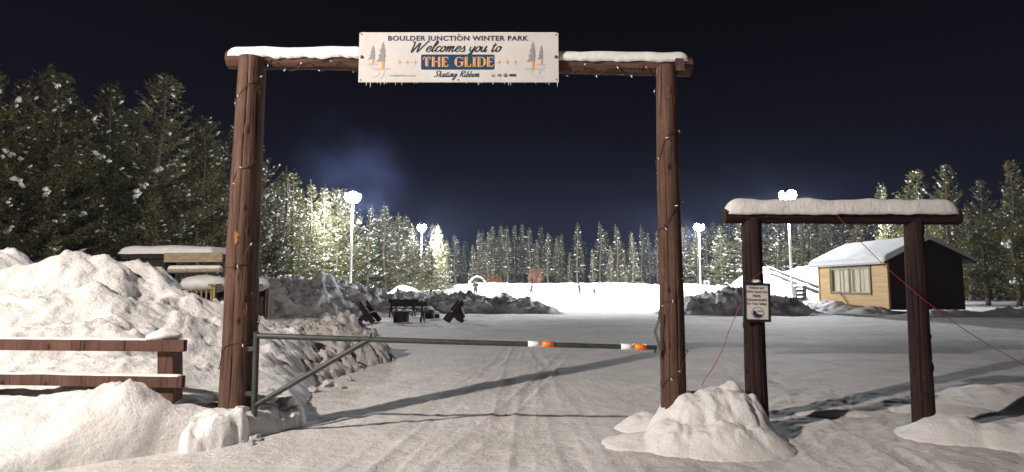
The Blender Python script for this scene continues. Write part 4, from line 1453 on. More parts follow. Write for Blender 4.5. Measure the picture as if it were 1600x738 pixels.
for i in range(20):
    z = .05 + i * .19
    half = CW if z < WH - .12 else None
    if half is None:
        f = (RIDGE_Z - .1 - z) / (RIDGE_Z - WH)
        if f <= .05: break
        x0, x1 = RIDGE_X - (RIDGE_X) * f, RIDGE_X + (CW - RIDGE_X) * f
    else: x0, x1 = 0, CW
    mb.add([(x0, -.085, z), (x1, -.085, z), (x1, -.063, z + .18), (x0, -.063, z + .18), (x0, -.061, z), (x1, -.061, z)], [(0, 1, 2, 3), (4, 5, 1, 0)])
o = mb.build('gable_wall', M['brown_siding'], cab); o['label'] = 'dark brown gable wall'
mb = MB(); gable(mb, CL - .04, .1, 1); o = mb.build('gable_wall', M['pine_siding'], cab)
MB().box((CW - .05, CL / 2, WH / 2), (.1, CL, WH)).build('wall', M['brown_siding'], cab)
# corner boards
MB().box((-.04, -.045, WH / 2 - .02), (.12, .10, WH), bev=.005).build('corner_board', M['pine_siding'], cab)
MB().box((-.045, CL + .02, WH / 2 - .02), (.10, .12, WH), bev=.005).build('corner_board', M['pine_siding'], cab)
# roof
ov, oy = .50, .45
mb = MB()
zl = EAVE_Z - .14
def roof_poly(th, off):
    sl = (RIDGE_Z - EAVE_Z) / RIDGE_X
    return [(-ov, EAVE_Z - sl * ov + off), (RIDGE_X, RIDGE_Z + off), (CW + ov, EAVE_Z - sl * ov + off), (CW + ov, EAVE_Z - sl * ov + off + th), (RIDGE_X, RIDGE_Z + off + th), (-ov, EAVE_Z - sl * ov + off + th)]
def extr(mb, poly, y0, y1):
    n = len(poly)
    mb.add([(x, y0, z) for x, z in poly] + [(x, y1, z) for x, z in poly], [tuple(range(n)), tuple(reversed(range(n, 2 * n)))] + [(i, n + i, n + (i + 1) % n, (i + 1) % n) for i in range(n)])
extr(mb, roof_poly(.12, .0), -oy, CL + oy)
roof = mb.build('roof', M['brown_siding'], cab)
sl = (RIDGE_Z - EAVE_Z) / RIDGE_X
MB().box((-ov - .02, CL / 2, EAVE_Z - sl * ov + .055), (.035, CL + 2 * oy, .15)).build('fascia', M['soffit'], roof)
# snow on roof: soft thick layer
nu, nv = 60, 90
vs, fs = [], []
for j in range(nv):
    for i in range(nu):
        u = i / (nu - 1); v = j / (nv - 1)
        x = -ov - .06 + u * (CW + 2 * ov + .12); y = -oy - .05 + v * (CL + 2 * oy + .1)
        base = (RIDGE_Z - sl * abs(x - RIDGE_X)) + .12
        ed = min(x + ov + .06, CW + ov + .06 - x, (y + oy + .05), CL + oy + .05 - y)
        th = .30 * math.sqrt(max(0, 1 - max(0, (.22 - ed) / .22) ** 2)) + .05 * float(p3(x * .8, y * .8, 2.2)) * min(1, ed * 4) + .02 * float(p3(x * 3, y * 3, 4.2)) * min(1, ed * 4)
        rr = .5 * math.exp(-((x - RIDGE_X) / .5) ** 2) * sl * .5
        vs.append((x, y, base + th - rr * .3))
for j in range(nv - 1):
    for i in range(nu - 1):
        a_ = j * nu + i
        fs.append((a_, a_ + 1, a_ + nu + 1, a_ + nu))
np_mesh('roof_snow', vs, fs, M['snow'], roof, True)
# window
win = MB()
def frame_box(mb, y0, y1, z0, z1, w_, x=-.075, d_=.06):
    mb.box((x, (y0 + y1) / 2, z1 - w_ / 2), (d_, y1 - y0, w_)); mb.box((x, (y0 + y1) / 2, z0 + w_ / 2), (d_, y1 - y0, w_))
    mb.box((x + .002, y0 + w_ / 2, (z0 + z1) / 2), (d_, w_, z1 - z0 - .001)); mb.box((x + .002, y1 - w_ / 2, (z0 + z1) / 2), (d_, w_, z1 - z0 - .001))
frame_box(win, wy0 - .10, wy1 + .10, wz0 - .10, wz1 + .10, .11)
wn = win.build('window', M['dark_trim'], cab)
ym = (wy0 + wy1) / 2
for (y0, y1) in ((wy0, ym - .04), (ym + .04, wy1)):
    mb = MB(); frame_box(mb, y0, y1, wz0, wz1, .07, -.05, .05)
    mb.box((-.045, (y0 + y1) / 2, (wz0 + wz1) / 2), (.05, .09, wz1 - wz0))
    mb.build('sash', M['trim'], wn)
    MB().add([(-.02, y0 + .02, wz0 + .02), (-.02, y0 + .02, wz1 - .02), (-.02, y1 - .02, wz1 - .02), (-.02, y1 - .02, wz0 + .02)], [(0, 1, 2, 3)]).build('pane', M['glass'], wn)
mb = MB()
ny_ = 160
for i in range(ny_):
    y = wy0 + (wy1 - wy0) * i / (ny_ - 1)
    x = .16 + .03 * math.sin(i * .9) + .015 * math.sin(i * 2.3)
    mb.v += [(x, y, wz0 - .1), (x, y, wz1 + .1)]
    if i: mb.f.append((2 * i - 2, 2 * i, 2 * i + 1, 2 * i - 1))
mb.build('curtain', M['curtain'], wn, True)
MB().box((-.06, ym, (wz0 + wz1) / 2), (.08, .1, wz1 - wz0)).build('mullion', M['dark_trim'], wn)
mb = MB(); mb.box((1.75, -.10, 1.85), (.62, .05, .75), bev=.005); wn2 = mb.build('window', M['dark_wood'], cab)
MB().box((1.75, -.13, 1.85), (.5, .012, .62)).build('pane', M['metal_box'], wn2)
o = MB().tube(catmull3([(-.16, 2.15 + 2.6, 1.05), (-.16, 4.2, .86), (-.14, 3.7, .42), (-.14, 3.55, .15)], 6), .035, 8).build('bent_branch', M['yellow_wood'], None, True)
o.matrix_world = Matrix.Translation(cab.location) @ Matrix.Rotation(cab.rotation_euler.z, 4, 'Z')
tag(o, 'bent pale branch leaning on the yellow cabin wall under the window', 'branch')

# ------------------------------------------------------------------ wooden shelter left behind the bank
shY = 16.0
p = at(300, 500, shY)
sh = empty('wooden_shelter', (p.x, p.y, .0), R(-8), 'open wooden shelter with a snowy roof behind the left snow bank', 'shelter')
def S(px, py, dy=0.0):
    q = at(px, py, shY + dy); return Vector((q.x - p.x, dy, q.z))
zt = S(300, 404).z
mb = MB(); mb.box((-.55, .55, zt + .04), (2.75, 2.1, .14), bev=.01); rf = mb.build('roof', M['dark_wood'], sh)
mb = MB(); mb.box((.35, -.53, zt + .0), (1.75, .05, .26), bev=.005); mb.build('fascia', M['raw_wood'], rf)
nu, nv = 50, 40
vs, fs = [], []
for j in range(nv):
    for i in range(nu):
        x = -1.98 + 3.0 * i / (nu - 1) * .96; y = -.55 + 2.2 * j / (nv - 1)
        ed = min(x + 1.98, .9 - x, y + .55, 1.65 - y)
        vs.append((x, y, zt + .11 + .24 * math.sqrt(max(0, 1 - max(0, (.3 - ed) / .3) ** 2)) * (1 + .3 * float(p3(x * .9, y * .9, 6))) + .015 * float(p3(x * 4, y * 4, 1))))
for j in range(nv - 1):
    for i in range(nu - 1):
        a_ = j * nu + i; fs.append((a_, a_ + 1, a_ + nu + 1, a_ + nu))
np_mesh('roof_snow', vs, fs, M['snow'], rf, True)
for x, dy_ in ((-.62, -.4), (.83, -.4), (-1.75, 1.4), (.83, 1.4)):
    MB().box((x, dy_, (zt - .05) / 2), (.14, .14, zt - .06), bev=.008).build('post', M['dark_wood'], sh)
MB().box((-1.2, -.40, zt * .62), (1.0, .06, zt * .72), bev=.005).build('side_panel', M['dark_wood'], sh)
MB().box((-1.80, .5, zt * .55), (.06, 1.7, zt * .9), bev=.005).build('side_panel', M['dark_wood'], sh)
rl = log('cross_rail', sh.location + Vector((-.45, -.44, S(0, 424).z)), sh.location + Vector((1.15, -.44, S(0, 423).z)), .07, .07, M['raw_wood'], None, 3.0, segs=16, rings=20)
rl.parent = sh; rl.location = Vector((-.45, -.44, S(0, 424).z))
snow_cap('rail_snow', Vector((-.45, -.44, S(0, 423).z + .05)), Vector((1.15, -.44, S(0, 422).z + .05)), .16, .07, 4, M['snow'], parent=sh, nose=.06)
# slatted hutch under it
hp = at(318, 500, shY - .9)
hu = empty('lumber_hutch', (hp.x, hp.y, 0), R(-8), 'small yellow slatted hutch with snow on top in front of the shelter', 'hutch')
hz = at(318, 447, shY - .9).z
for x in (-.5, .5):
    for y in (-.3, .3):
        MB().box((x, y, hz / 2), (.07, .07, hz), bev=.004).build('corner_post', M['yellow_wood'], hu)
mb = MB()
for k_ in range(7):
    mb.box((-.42 + .14 * k_, -.31, hz * .48), (.035, .03, hz * .92))
mb.build('slats', M['yellow_wood'], hu)
MB().box((0, -.33, hz * .62), (1.06, .035, .07)).build('rail', M['yellow_wood'], hu)
MB().box((0, -.33, hz - .04), (1.1, .04, .08)).build('rail', M['yellow_wood'], hu)
MB().box((0, 0, hz + .03), (1.25, .85, .05)).build('lid', M['raw_wood'], hu)
MB().blob((0, 0, hz + .06), (.68, .50, .24), seed=9, amp=.12, rings=12, segs=22).build('snow_cover', M['snow'], hu, True)
MB().box((0, .25, hz * .5), (.9, .03, hz * .9)).build('back_panel', M['dark_wood'], hu)
hp2 = at(360, 500, shY - .9)
h2 = copy_tree(hu); h2.location = (hp2.x + .02, hp2.y + .75, 0); h2['label'] = 'second yellow slatted hutch mostly hidden behind the tall left post'

# ------------------------------------------------------------------ fire pit and benches
def bench(px, py, rz, label, flip=False):
    q = on(px, py, 0.02)
    e_ = empty('log_bench', tuple(q), rz, label, 'bench', 'dark plank benches round the fire pit')
    MB().box((0, .03, .46), (1.7, .30, .06), bev=.006).build('seat', M['dark_wood'], e_)
    MB().bar((-.85, .34, .83), (.85, .34, .83), .055, .22, up=Vector((0, .5, 1)), bev=.006).build('backrest', M['dark_wood'], e_)
    for x in (-.62, .62):
        mb = MB()
        mb.bar((x, -.32, 0), (x, .40, .93), .24, .06, up=Vector((1, 0, 0)))
        mb.bar((x + .062, .42, 0), (x + .062, -.08, .48), .22, .06, up=Vector((1, 0, 0)))
        mb.build('leg', M['dark_wood'], e_)
    return e_


bench(578, 503, R(90), 'dark plank bench standing end-on at the left of the fire pit')
bench(707, 502, R(-78), 'dark plank bench standing end-on at the right of the fire pit')
bench(628, 495, R(0), 'dark plank bench on the far side of the fire pit')
bench(641, 502.5, R(180), 'dark plank bench with its back to the road before the fire pit')
q = on(627, 503, 0)
fp = empty('fire_pit', tuple(q), 0, 'round burnt steel fire ring between the plank benches', 'fire pit')
MB().lathe([(.34, 0), (.37, .02), (.37, .44), (.40, .46), (.40, .50), (.36, .50), (.35, .46), (.34, .08)], segs=28).build('ring', M['rust'], fp, True)
mb = MB()
for k_ in range(5):
    a = k_ * 1.26
    mb.tube([(.26 * math.cos(a), .26 * math.sin(a), .08), (-.05 * math.cos(a), -.05 * math.sin(a), .5)], .05, 8)
mb.build('firewood', M['char'], fp, True)
for px, py, r, h_, lb in ((671, 498, .27, .46, 'tall dark log stump standing right of the fire pit benches'), (683, 497.5, .13, .22, 'small dark bucket-sized stump beside the tall stump')):
    q = on(px, py, 0)
    e_ = MB().lathe([(r * 1.1, -.05), (r, .08), (r * .96, h_ * .9), (r * .93, h_), (r * .5, h_ + .005), (0, h_ + .006)], segs=20).build('log_stump', M['char'], None, True)
    e_.location = q; tag(e_, lb, 'stump')
q = on(716, 500, .0)
e_ = MB().lathe([(.0, -.14), (.36, -.14), (.44, -.12), (.46, -.05), (.46, .05), (.44, .12), (.36, .14), (0, .14)], (0, 0, .45), Matrix.Rotation(R(70), 3, 'Y'), 26).build('log_round', M['char'], None, True)
e_.location = q + Vector((.02, .75, 0)); tag(e_, 'upright round log slice leaning behind the right-hand bench', 'log')

# ------------------------------------------------------------------ trees
def diamonds(P0, D, S_, ln, wd):
    """arrays of thin leaf blades: base P0, direction D, side S_, length ln, width wd -> verts, faces"""
    n = len(P0)
    V = np.empty((n, 4, 3), np.float32)
    V[:, 0] = P0
    V[:, 1] = P0 + D * (ln * .45)[:, None] + S_ * (wd * .5)[:, None]
    V[:, 2] = P0 + D * ln[:, None]
    V[:, 3] = P0 + D * (ln * .45)[:, None] - S_ * (wd * .5)[:, None]
    return V.reshape(-1, 3)


def quads_mesh(name, V, m_):
    me = bpy.data.meshes.new(name)
    me.vertices.add(len(V)); me.vertices.foreach_set('co', V.astype(np.float32).ravel())
    n = len(V) // 4
    me.loops.add(4 * n); me.loops.foreach_set('vertex_index', np.arange(4 * n, dtype=np.int32))
    me.polygons.add(n); me.polygons.foreach_set('loop_start', np.arange(0, 4 * n, 4, dtype=np.int32))
    me.update(calc_edges=True)
    me.materials.append(m_)
    return me


def unit(a):
    return a / (np.linalg.norm(a, axis=1)[:, None] + 1e-9)


def conifer(seed, H, Rmax, clear, dens, style, snowy):
    """returns (trunk mesh, crown mesh, snow mesh) of a conifer of height H at the origin"""
    r = np.random.default_rng(seed)
    rr = random.Random(seed)
    mbT = MB()
    bend = [Vector((.10 * math.sin(i * .7 + seed), .10 * math.cos(i * .9 + seed), H * i / 10)) for i in range(11)]
    bend[0].x = bend[0].y = 0
    mbT.tube(bend, [(.017 * H) * (1 - i / 10) ** .8 + .012 for i in range(11)], 10)
    P0, D, S_, LN, WD = [], [], [], [], []
    mbS = MB()
    sf = []      # snow flecks
    z = clear * H
    while z < H * .985:
        t = (z - clear * H) / (H * (1 - clear))
        if style == 'pine':
            prof = (1 - t) ** .75 * (.55 + .45 * min(1, t / .25))
        else:
            prof = (1 - t) ** .95 * (.75 + .25 * min(1, t / .12))
        nb = rr.randint(4, 6) if style == 'pine' else rr.randint(5, 7)
        ph = rr.uniform(0, 6.28)
        for b_ in range(nb):
            if rr.random() < .14: continue
            ln = Rmax * prof * rr.uniform(.62, 1.15) + .12
            az = ph + b_ * 6.283 / nb + rr.uniform(-.35, .35)
            if style == 'pine':
                up0 = .05 + .75 * t + rr.uniform(-.15, .2); upc = .35
            else:
                up0 = -.35 + .75 * t + rr.uniform(-.15, .15); upc = .28
            ln *= 1 + .75 * float(p3(math.cos(az) * 1.1 + seed, math.sin(az) * 1.1, z * .30)) + .35 * float(p3(seed * 2.0, 1.7, z * .9))
            h_ = np.array((math.cos(az), math.sin(az), 0)); side = np.array((-h_[1], h_[0], 0))
            base = np.array(bend[min(10, int(z / H * 10))]); base[2] = z
            def pos(s): return base + h_ * (ln * s) + np.array((0, 0, ln * (up0 * s + upc * s * s * (1 if style == 'pine' else .8))))
            mbT.tube([pos(0), pos(.5), pos(.97)], [.010 + .008 * ln, .008 + .003 * ln, .004], 4, False)
            nst = max(3, int(ln / .16 * dens))
            for k_ in range(nst):
                s = .18 + .82 * (k_ + rr.random()) / nst
                q = pos(min(1, s)); tang = pos(min(1, s) + .02) - pos(min(1, s)); tang /= np.linalg.norm(tang)
                rem = ln * (1 - s) * .45 + .16
                for sd in (-1, 1):
                    tw = tang * rr.uniform(.5, .9) + side * sd * rr.uniform(.45, 1.0) + np.array((0, 0, rr.uniform(-.15, .35) if style == 'pine' else rr.uniform(-.35, .12)))
                    tw /= np.linalg.norm(tw)
                    tl_ = rem * rr.uniform(.5, 1.1)
                    nl = max(2, int(tl_ / .13))
                    for j in range(nl):
                        c_ = q + tw * tl_ * (j + .3) / nl
                        for _ in range(2 if style != 'pine' else 3):
                            dv = tw * rr.uniform(.5, 1) + r.normal(size=3) * (.42 if style != 'pine' else .6)
                            dv /= np.linalg.norm(dv)
                            sv = np.cross(dv, r.normal(size=3)); sv /= np.linalg.norm(sv) + 1e-6
                            P0.append(c_); D.append(dv); S_.append(sv)
                            LN.append(rr.uniform(.12, .24)); WD.append(rr.uniform(.022, .05))
                    if rr.random() < snowy * .055:
                        sf.append((q + tw * tl_ * .5 + np.array((0, 0, .03)), tw))
            # heavy clumps
            if rr.random() < snowy * .17 and ln > .45:
                s = rr.uniform(.45, .95)
                q = Vector(pos(s)); tg = Vector(pos(s + .03)) - q
                Mx = tg.to_track_quat('X', 'Z').to_matrix()
                L_ = rr.uniform(.08, .24) * min(1.3, .6 + .3 * ln)
                for _c in range(rr.randint(2, 4)):
                    off = Vector((rr.gauss(0, .8) * L_, rr.gauss(0, .45) * L_, rr.gauss(0, .22) * L_))
                    lb_ = L_ * rr.uniform(.35, .85)
                    mbS.blob(q + Mx @ off + Vector((0, 0, .03)), (lb_, lb_ * rr.uniform(.5, .9), lb_ * rr.uniform(.3, .6)), seed=rr.random() * 40, amp=.7, M=Mx, rings=5, segs=7)
        z += (.30 if style != 'pine' else .36) * rr.uniform(.75, 1.25)
    # leader
    for k_ in range(14):
        P0.append(np.array((bend[10].x, bend[10].y, H - .5 + .04 * k_))); dv = np.array((rr.uniform(-.5, .5), rr.uniform(-.5, .5), 1.0)); dv /= np.linalg.norm(dv)
        D.append(dv); sv = np.cross(dv, (rr.random(), rr.random(), .1)); S_.append(sv / np.linalg.norm(sv)); LN.append(.28); WD.append(.04)
    # dead lower twigs
    zz_ = .08 * H
    while zz_ < clear * H:
        az = rr.uniform(0, 6.28); l_ = rr.uniform(.4, 1.3)
        mbT.tube([(0, 0, zz_), (math.cos(az) * l_, math.sin(az) * l_, zz_ + rr.uniform(-.25, .2))], [.018, .005], 4, False)
        zz_ += rr.uniform(.12, .35)
    V = diamonds(np.array(P0), np.array(D), np.array(S_), np.array(LN), np.array(WD))
    crown = quads_mesh('crown', V, M['needle'] if style == 'pine' else M['needle2'])
    tr = bpy.data.meshes.new('trunk'); tr.from_pydata(mbT.v, [], mbT.f); tr.materials.append(M['bark'])
    tr.polygons.foreach_set('use_smooth', [True] * len(tr.polygons))
    for q, tw in sf:
        Mx = Vector(tw).to_track_quat('X', 'Z').to_matrix()
        L_ = rr.uniform(.035, .09)
        mbS.blob(q, (L_ * 1.6, L_ * .8, L_ * .6), seed=rr.random() * 30, amp=.3, M=Mx, rings=3, segs=5)
    sn = bpy.data.meshes.new('snow'); sn.from_pydata(mbS.v, [], mbS.f); sn.materials.append(M['snow'])
    sn.polygons.foreach_set('use_smooth', [True] * len(sn.polygons))
    return tr, crown, sn


VAR = {}
def variant(key, *a):
    VAR[key] = (a[1], conifer(*a))
variant('p1', 11, 12.0, 2.9, .06, 1.15, 'pine', .8)
variant('p2', 12, 12.0, 2.6, .10, 1.15, 'pine', .9)
variant('p3', 15, 11.0, 2.4, .06, 1.1, 'pine', 1.0)
variant('s1', 21, 11.5, 3.1, .03, .82, 'spruce', 1.3)
variant('s2', 22, 11.0, 2.6, .05, .85, 'spruce', 1.5)
variant('s6', 31, 11.0, 3.4, .03, .75, 'pine', 1.3)
variant('s3', 23, 12.0, 1.7, .22, .68, 'spruce', .8)
variant('s4', 24, 12.0, 1.5, .34, .6, 'spruce', .7)
variant('s5', 25, 11.0, 1.6, .16, .64, 'spruce', .9)


def tree(key, x, y, h, label, group, wid=1.0, name='conifer_tree'):
    H0, (tr, cr, sn) = VAR[key]
    s = h / H0
    e_ = empty(name, (x, y, -.05), random.uniform(0, 6.28), label, 'tree', group)
    e_.scale = (s * wid * random.uniform(.85, 1.15), s * wid * random.uniform(.85, 1.15), s)
    e_.rotation_euler.x = random.gauss(0, .018); e_.rotation_euler.y = random.gauss(0, .018)
    for nm, me in (('trunk', tr), ('crown', cr), ('snow_load', sn)):
        o_ = link(bpy.data.objects.new(nm, me), e_)
        if nm == 'snow_load': o_['kind'] = 'stuff'
    return e_


def tree_px(key, px, py, Y, label, group, wid=1.0, name='conifer_tree'):
    q = at(px, py, Y)
    return tree(key, q.x, q.y, q.z + .05, label, group, wid, name)


GRP = 'snow-dusted conifers round the park'
# near left, read one by one
named = [
    ('p1', 258, 120, 29, 1.25, 'tallest feathery pine, left of the tall left gate post'),
    ('p2', 172, 138, 27, 1.25, 'dark pine with large snow clumps at the left behind the tall snow bank'),
    ('p3', 318, 188, 33, 1.15, 'mid-height dark pine between the tallest pine and the left post'),
    ('p1', 352, 200, 37, 1.1, 'dim narrow pine just left of the tall left post above the shelter'),
    ('p2', 100, 120, 25, 1.2, 'dark pine at the far left edge above the snow bank'),
]
for k_, px, py, Y_, w_, lb in named:
    tree_px(k_, px, py, Y_, lb, GRP, w_, 'pine_tree')
for px, py, Y_ in ((45, 130, 24), (-10, 100, 23), (215, 175, 33), (290, 215, 38), (130, 170, 31), (70, 180, 32), (10, 170, 30), (235, 215, 40), (180, 230, 42), (335, 240, 44), (120, 245, 44), (-40, 150, 28)):
    tree_px(random.choice(('p1', 'p2', 'p3')), px, py, Y_, 'dark pine filling the shadowy stand behind the left snow bank', GRP, random.uniform(1, 1.25), 'pine_tree')
# left row by the rink, brightly lit
for i, (px, py, Y_) in enumerate(((388, 225, 42), (418, 250, 46), (440, 262, 47), (462, 266, 50), (487, 284, 52), (508, 292, 55), (528, 296, 58), (575, 322, 62), (604, 320, 65), (620, 335, 67), (638, 338, 69), (545, 318, 60),
                                  (405, 275, 49), (450, 290, 53), (475, 300, 56), (500, 308, 59), (590, 335, 68), (560, 335, 65), (655, 345, 74), (675, 350, 78), (690, 352, 84), (430, 285, 52), (530, 322, 63), (612, 345, 73), (645, 352, 79))):
    bright = 530 < px < 640
    lb = ('bright snow-flecked spruce between the two left floodlight masts' if 556 < px < 655 else
          'snow-flecked spruce between the tall left post and the near left mast' if px <= 556 else
          'snow-flecked spruce at the corner right of the far left mast')
    tree_px(('s1', 's6', 's2', 's1', 's2')[i % 5], px, py, Y_, lb, GRP, random.uniform(.9, 1.2), 'spruce_tree')
# far row
px = 700
i = 0
while px < 1045:
    Y_ = 98 + (i % 3) * 5 + random.uniform(-2, 2)
    py = random.choice((350, 355, 360, 366, 374, 383, 392)) + random.uniform(-3, 3)
    lb = ('slender spruce behind the far snow wall, left of the small brown shrub' if px < 838 else 'slender spruce behind the far snow wall, right of the small brown shrub')
    tree_px(random.choice(('s3', 's4', 's5', 's4')), px, py, Y_, lb, GRP, random.uniform(.85, 1.15), 'spruce_tree')
    px += random.uniform(8, 14); i += 1
# right row
px = 1050
i = 0
while px < 1600:
    t = (px - 1050) / 400
    Y_ = 92 - 30 * min(1, t) + (i % 3) * 5
    py = (348 if px < 1130 else 330 + random.uniform(-8, 10)) + random.uniform(-4, 10)
    if 1372 < px < 1388: py = 288
    lb = ('spruce standing behind the far right mast' if px < 1140 else 'spruce on the slope behind the sledding hill' if px < 1275 else 'spruce standing behind the yellow cabin')
    tree_px(random.choice(('s1', 's2', 's3', 's5')), px, py, Y_, lb, GRP, random.uniform(.95, 1.2), 'spruce_tree')
    px += random.uniform(11, 18); i += 1
tree_px('p3', 1432, 268, 50, 'tall snowy pine top rising above the right end of the low gateway beam', GRP, 1.15, 'pine_tree')
tree_px('s2', 1379, 289, 52, 'thin spire of a spruce rising above the low gateway beam', GRP, .55, 'spruce_tree')
for px, py, Y_ in ((1480, 262, 47), (1530, 285, 49), (1575, 255, 45), (1620, 270, 46)):
    tree_px(random.choice(('p1', 'p2', 'p3')), px, py, Y_, 'pine right of the low gateway beyond the dark cabin wall', GRP, 1.1, 'pine_tree')

# far wood behind the rows, one mass
P0, D, S_, LN, WD = [], [], [], [], []
mbw = MB()
def mass_tree(x, y, h):
    mbw.tube([(x, y, 0), (x, y, h)], [.13, .02], 5, False)
    for k_ in range(420):
        t = random.random() ** .8
        z = h * (.12 + .88 * t); rad = (1.7 * (1 - t) + .1) * math.sqrt(random.random())
        a = random.uniform(0, 6.28)
        P0.append((x + rad * math.cos(a), y + rad * math.sin(a), z))
        d_ = np.array((math.cos(a), math.sin(a), random.uniform(-.5, .3))); D.append(d_ / np.linalg.norm(d_))
        s_ = np.cross(d_, rng.normal(size=3)); S_.append(s_ / np.linalg.norm(s_)); LN.append(random.uniform(.35, .7)); WD.append(random.uniform(.1, .2))
for k_ in range(150):
    mass_tree(random.uniform(-45, 60), random.uniform(112, 135), random.uniform(9, 12))
for k_ in range(70):
    mass_tree(random.uniform(-45, -25), random.uniform(26, 110), random.uniform(8.5, 11))
for k_ in range(70):
    y = random.uniform(66, 110); mass_tree(random.uniform(38, 75), y, random.uniform(8, 10.5))
V = diamonds(np.array(P0), np.array(D), np.array(S_), np.array(LN), np.array(WD))
wm = quads_mesh('dark_wood_mass', V, M['needle2'])
wo = link(bpy.data.objects.new('far_wood', wm)); tag(wo, 'dark mass of conifers behind the front rows of trees', 'wood', None, 'stuff')
mbw.build('wood_trunks', M['bark'], wo)


# brown-leaved oak shrubs
def shrub(px, py_base, py_top, Y, wpx, label):
    b_ = at(px, py_base, Y); t_ = at(px, py_top, Y)
    h = t_.z - b_.z; wd = wpx / F_PX * Y / 2
    e_ = empty('brown_shrub', (b_.x, b_.y, b_.z), 0, label, 'shrub', 'brown-leaved oak shrubs')
    mb = MB(); p0_, d_, s_, ln_, w_ = [], [], [], [], []
    for k_ in range(26):
        a = random.uniform(0, 6.28); rd = wd * random.uniform(.2, 1)
        tip = Vector((rd * math.cos(a), rd * math.sin(a), h * (1 - .55 * (rd / wd) ** 2) * random.uniform(.7, 1.05)))
        mb.tube([(0, 0, -.4), tip * .5 + Vector((0, 0, .1)), tip], [.05, .025, .008], 5, False)
        for _ in range(26):
            s = random.uniform(.35, 1.05); c_ = tip * s + Vector((random.gauss(0, .18), random.gauss(0, .18), random.gauss(0, .18)))
            p0_.append(tuple(c_)); v = rng.normal(size=3); v /= np.linalg.norm(v); d_.append(v)
            u = np.cross(v, rng.normal(size=3)); s_.append(u / np.linalg.norm(u)); ln_.append(random.uniform(.12, .25)); w_.append(random.uniform(.07, .14))
    mb.build('stems', M['twig'], e_)
    me = quads_mesh('leaves', diamonds(np.array(p0_), np.array(d_), np.array(s_), np.array(ln_), np.array(w_)), M['brownleaf'])
    link(bpy.data.objects.new('leaves', me), e_)


shrub(656, 455, 395, 76, 30, 'orange-brown leafy shrub at the foot of the far left mast')
shrub(838, 446, 416, 94, 38, 'brown leafy shrub behind the middle of the far snow wall')
shrub(772, 446, 428, 94, 26, 'faint brown leafy shrub behind the left end of the far snow wall')

# bent snow-laden sapling
q = at(732, 452, 80)
e_ = empty('bent_sapling', tuple(q), 0, 'sapling bent into an arch under snow above the far snow wall', 'sapling')
arc = [at(x, y, 80) - q for x, y in ((732, 455), (733, 444), (738, 437), (745, 433), (752, 435), (758, 441), (760, 448))]
MB().tube(catmull3(arc, 5), .05, 6).build('stem', M['twig'], e_, True)
mb = MB()
for i, c_ in enumerate(catmull3(arc, 3)[3:-3]):
    mb.blob(c_ + Vector((0, 0, .06)), (.2, .13, .09), seed=i, amp=.4, rings=6, segs=8)
mb.build('snow_load', M['snow'], e_, True)

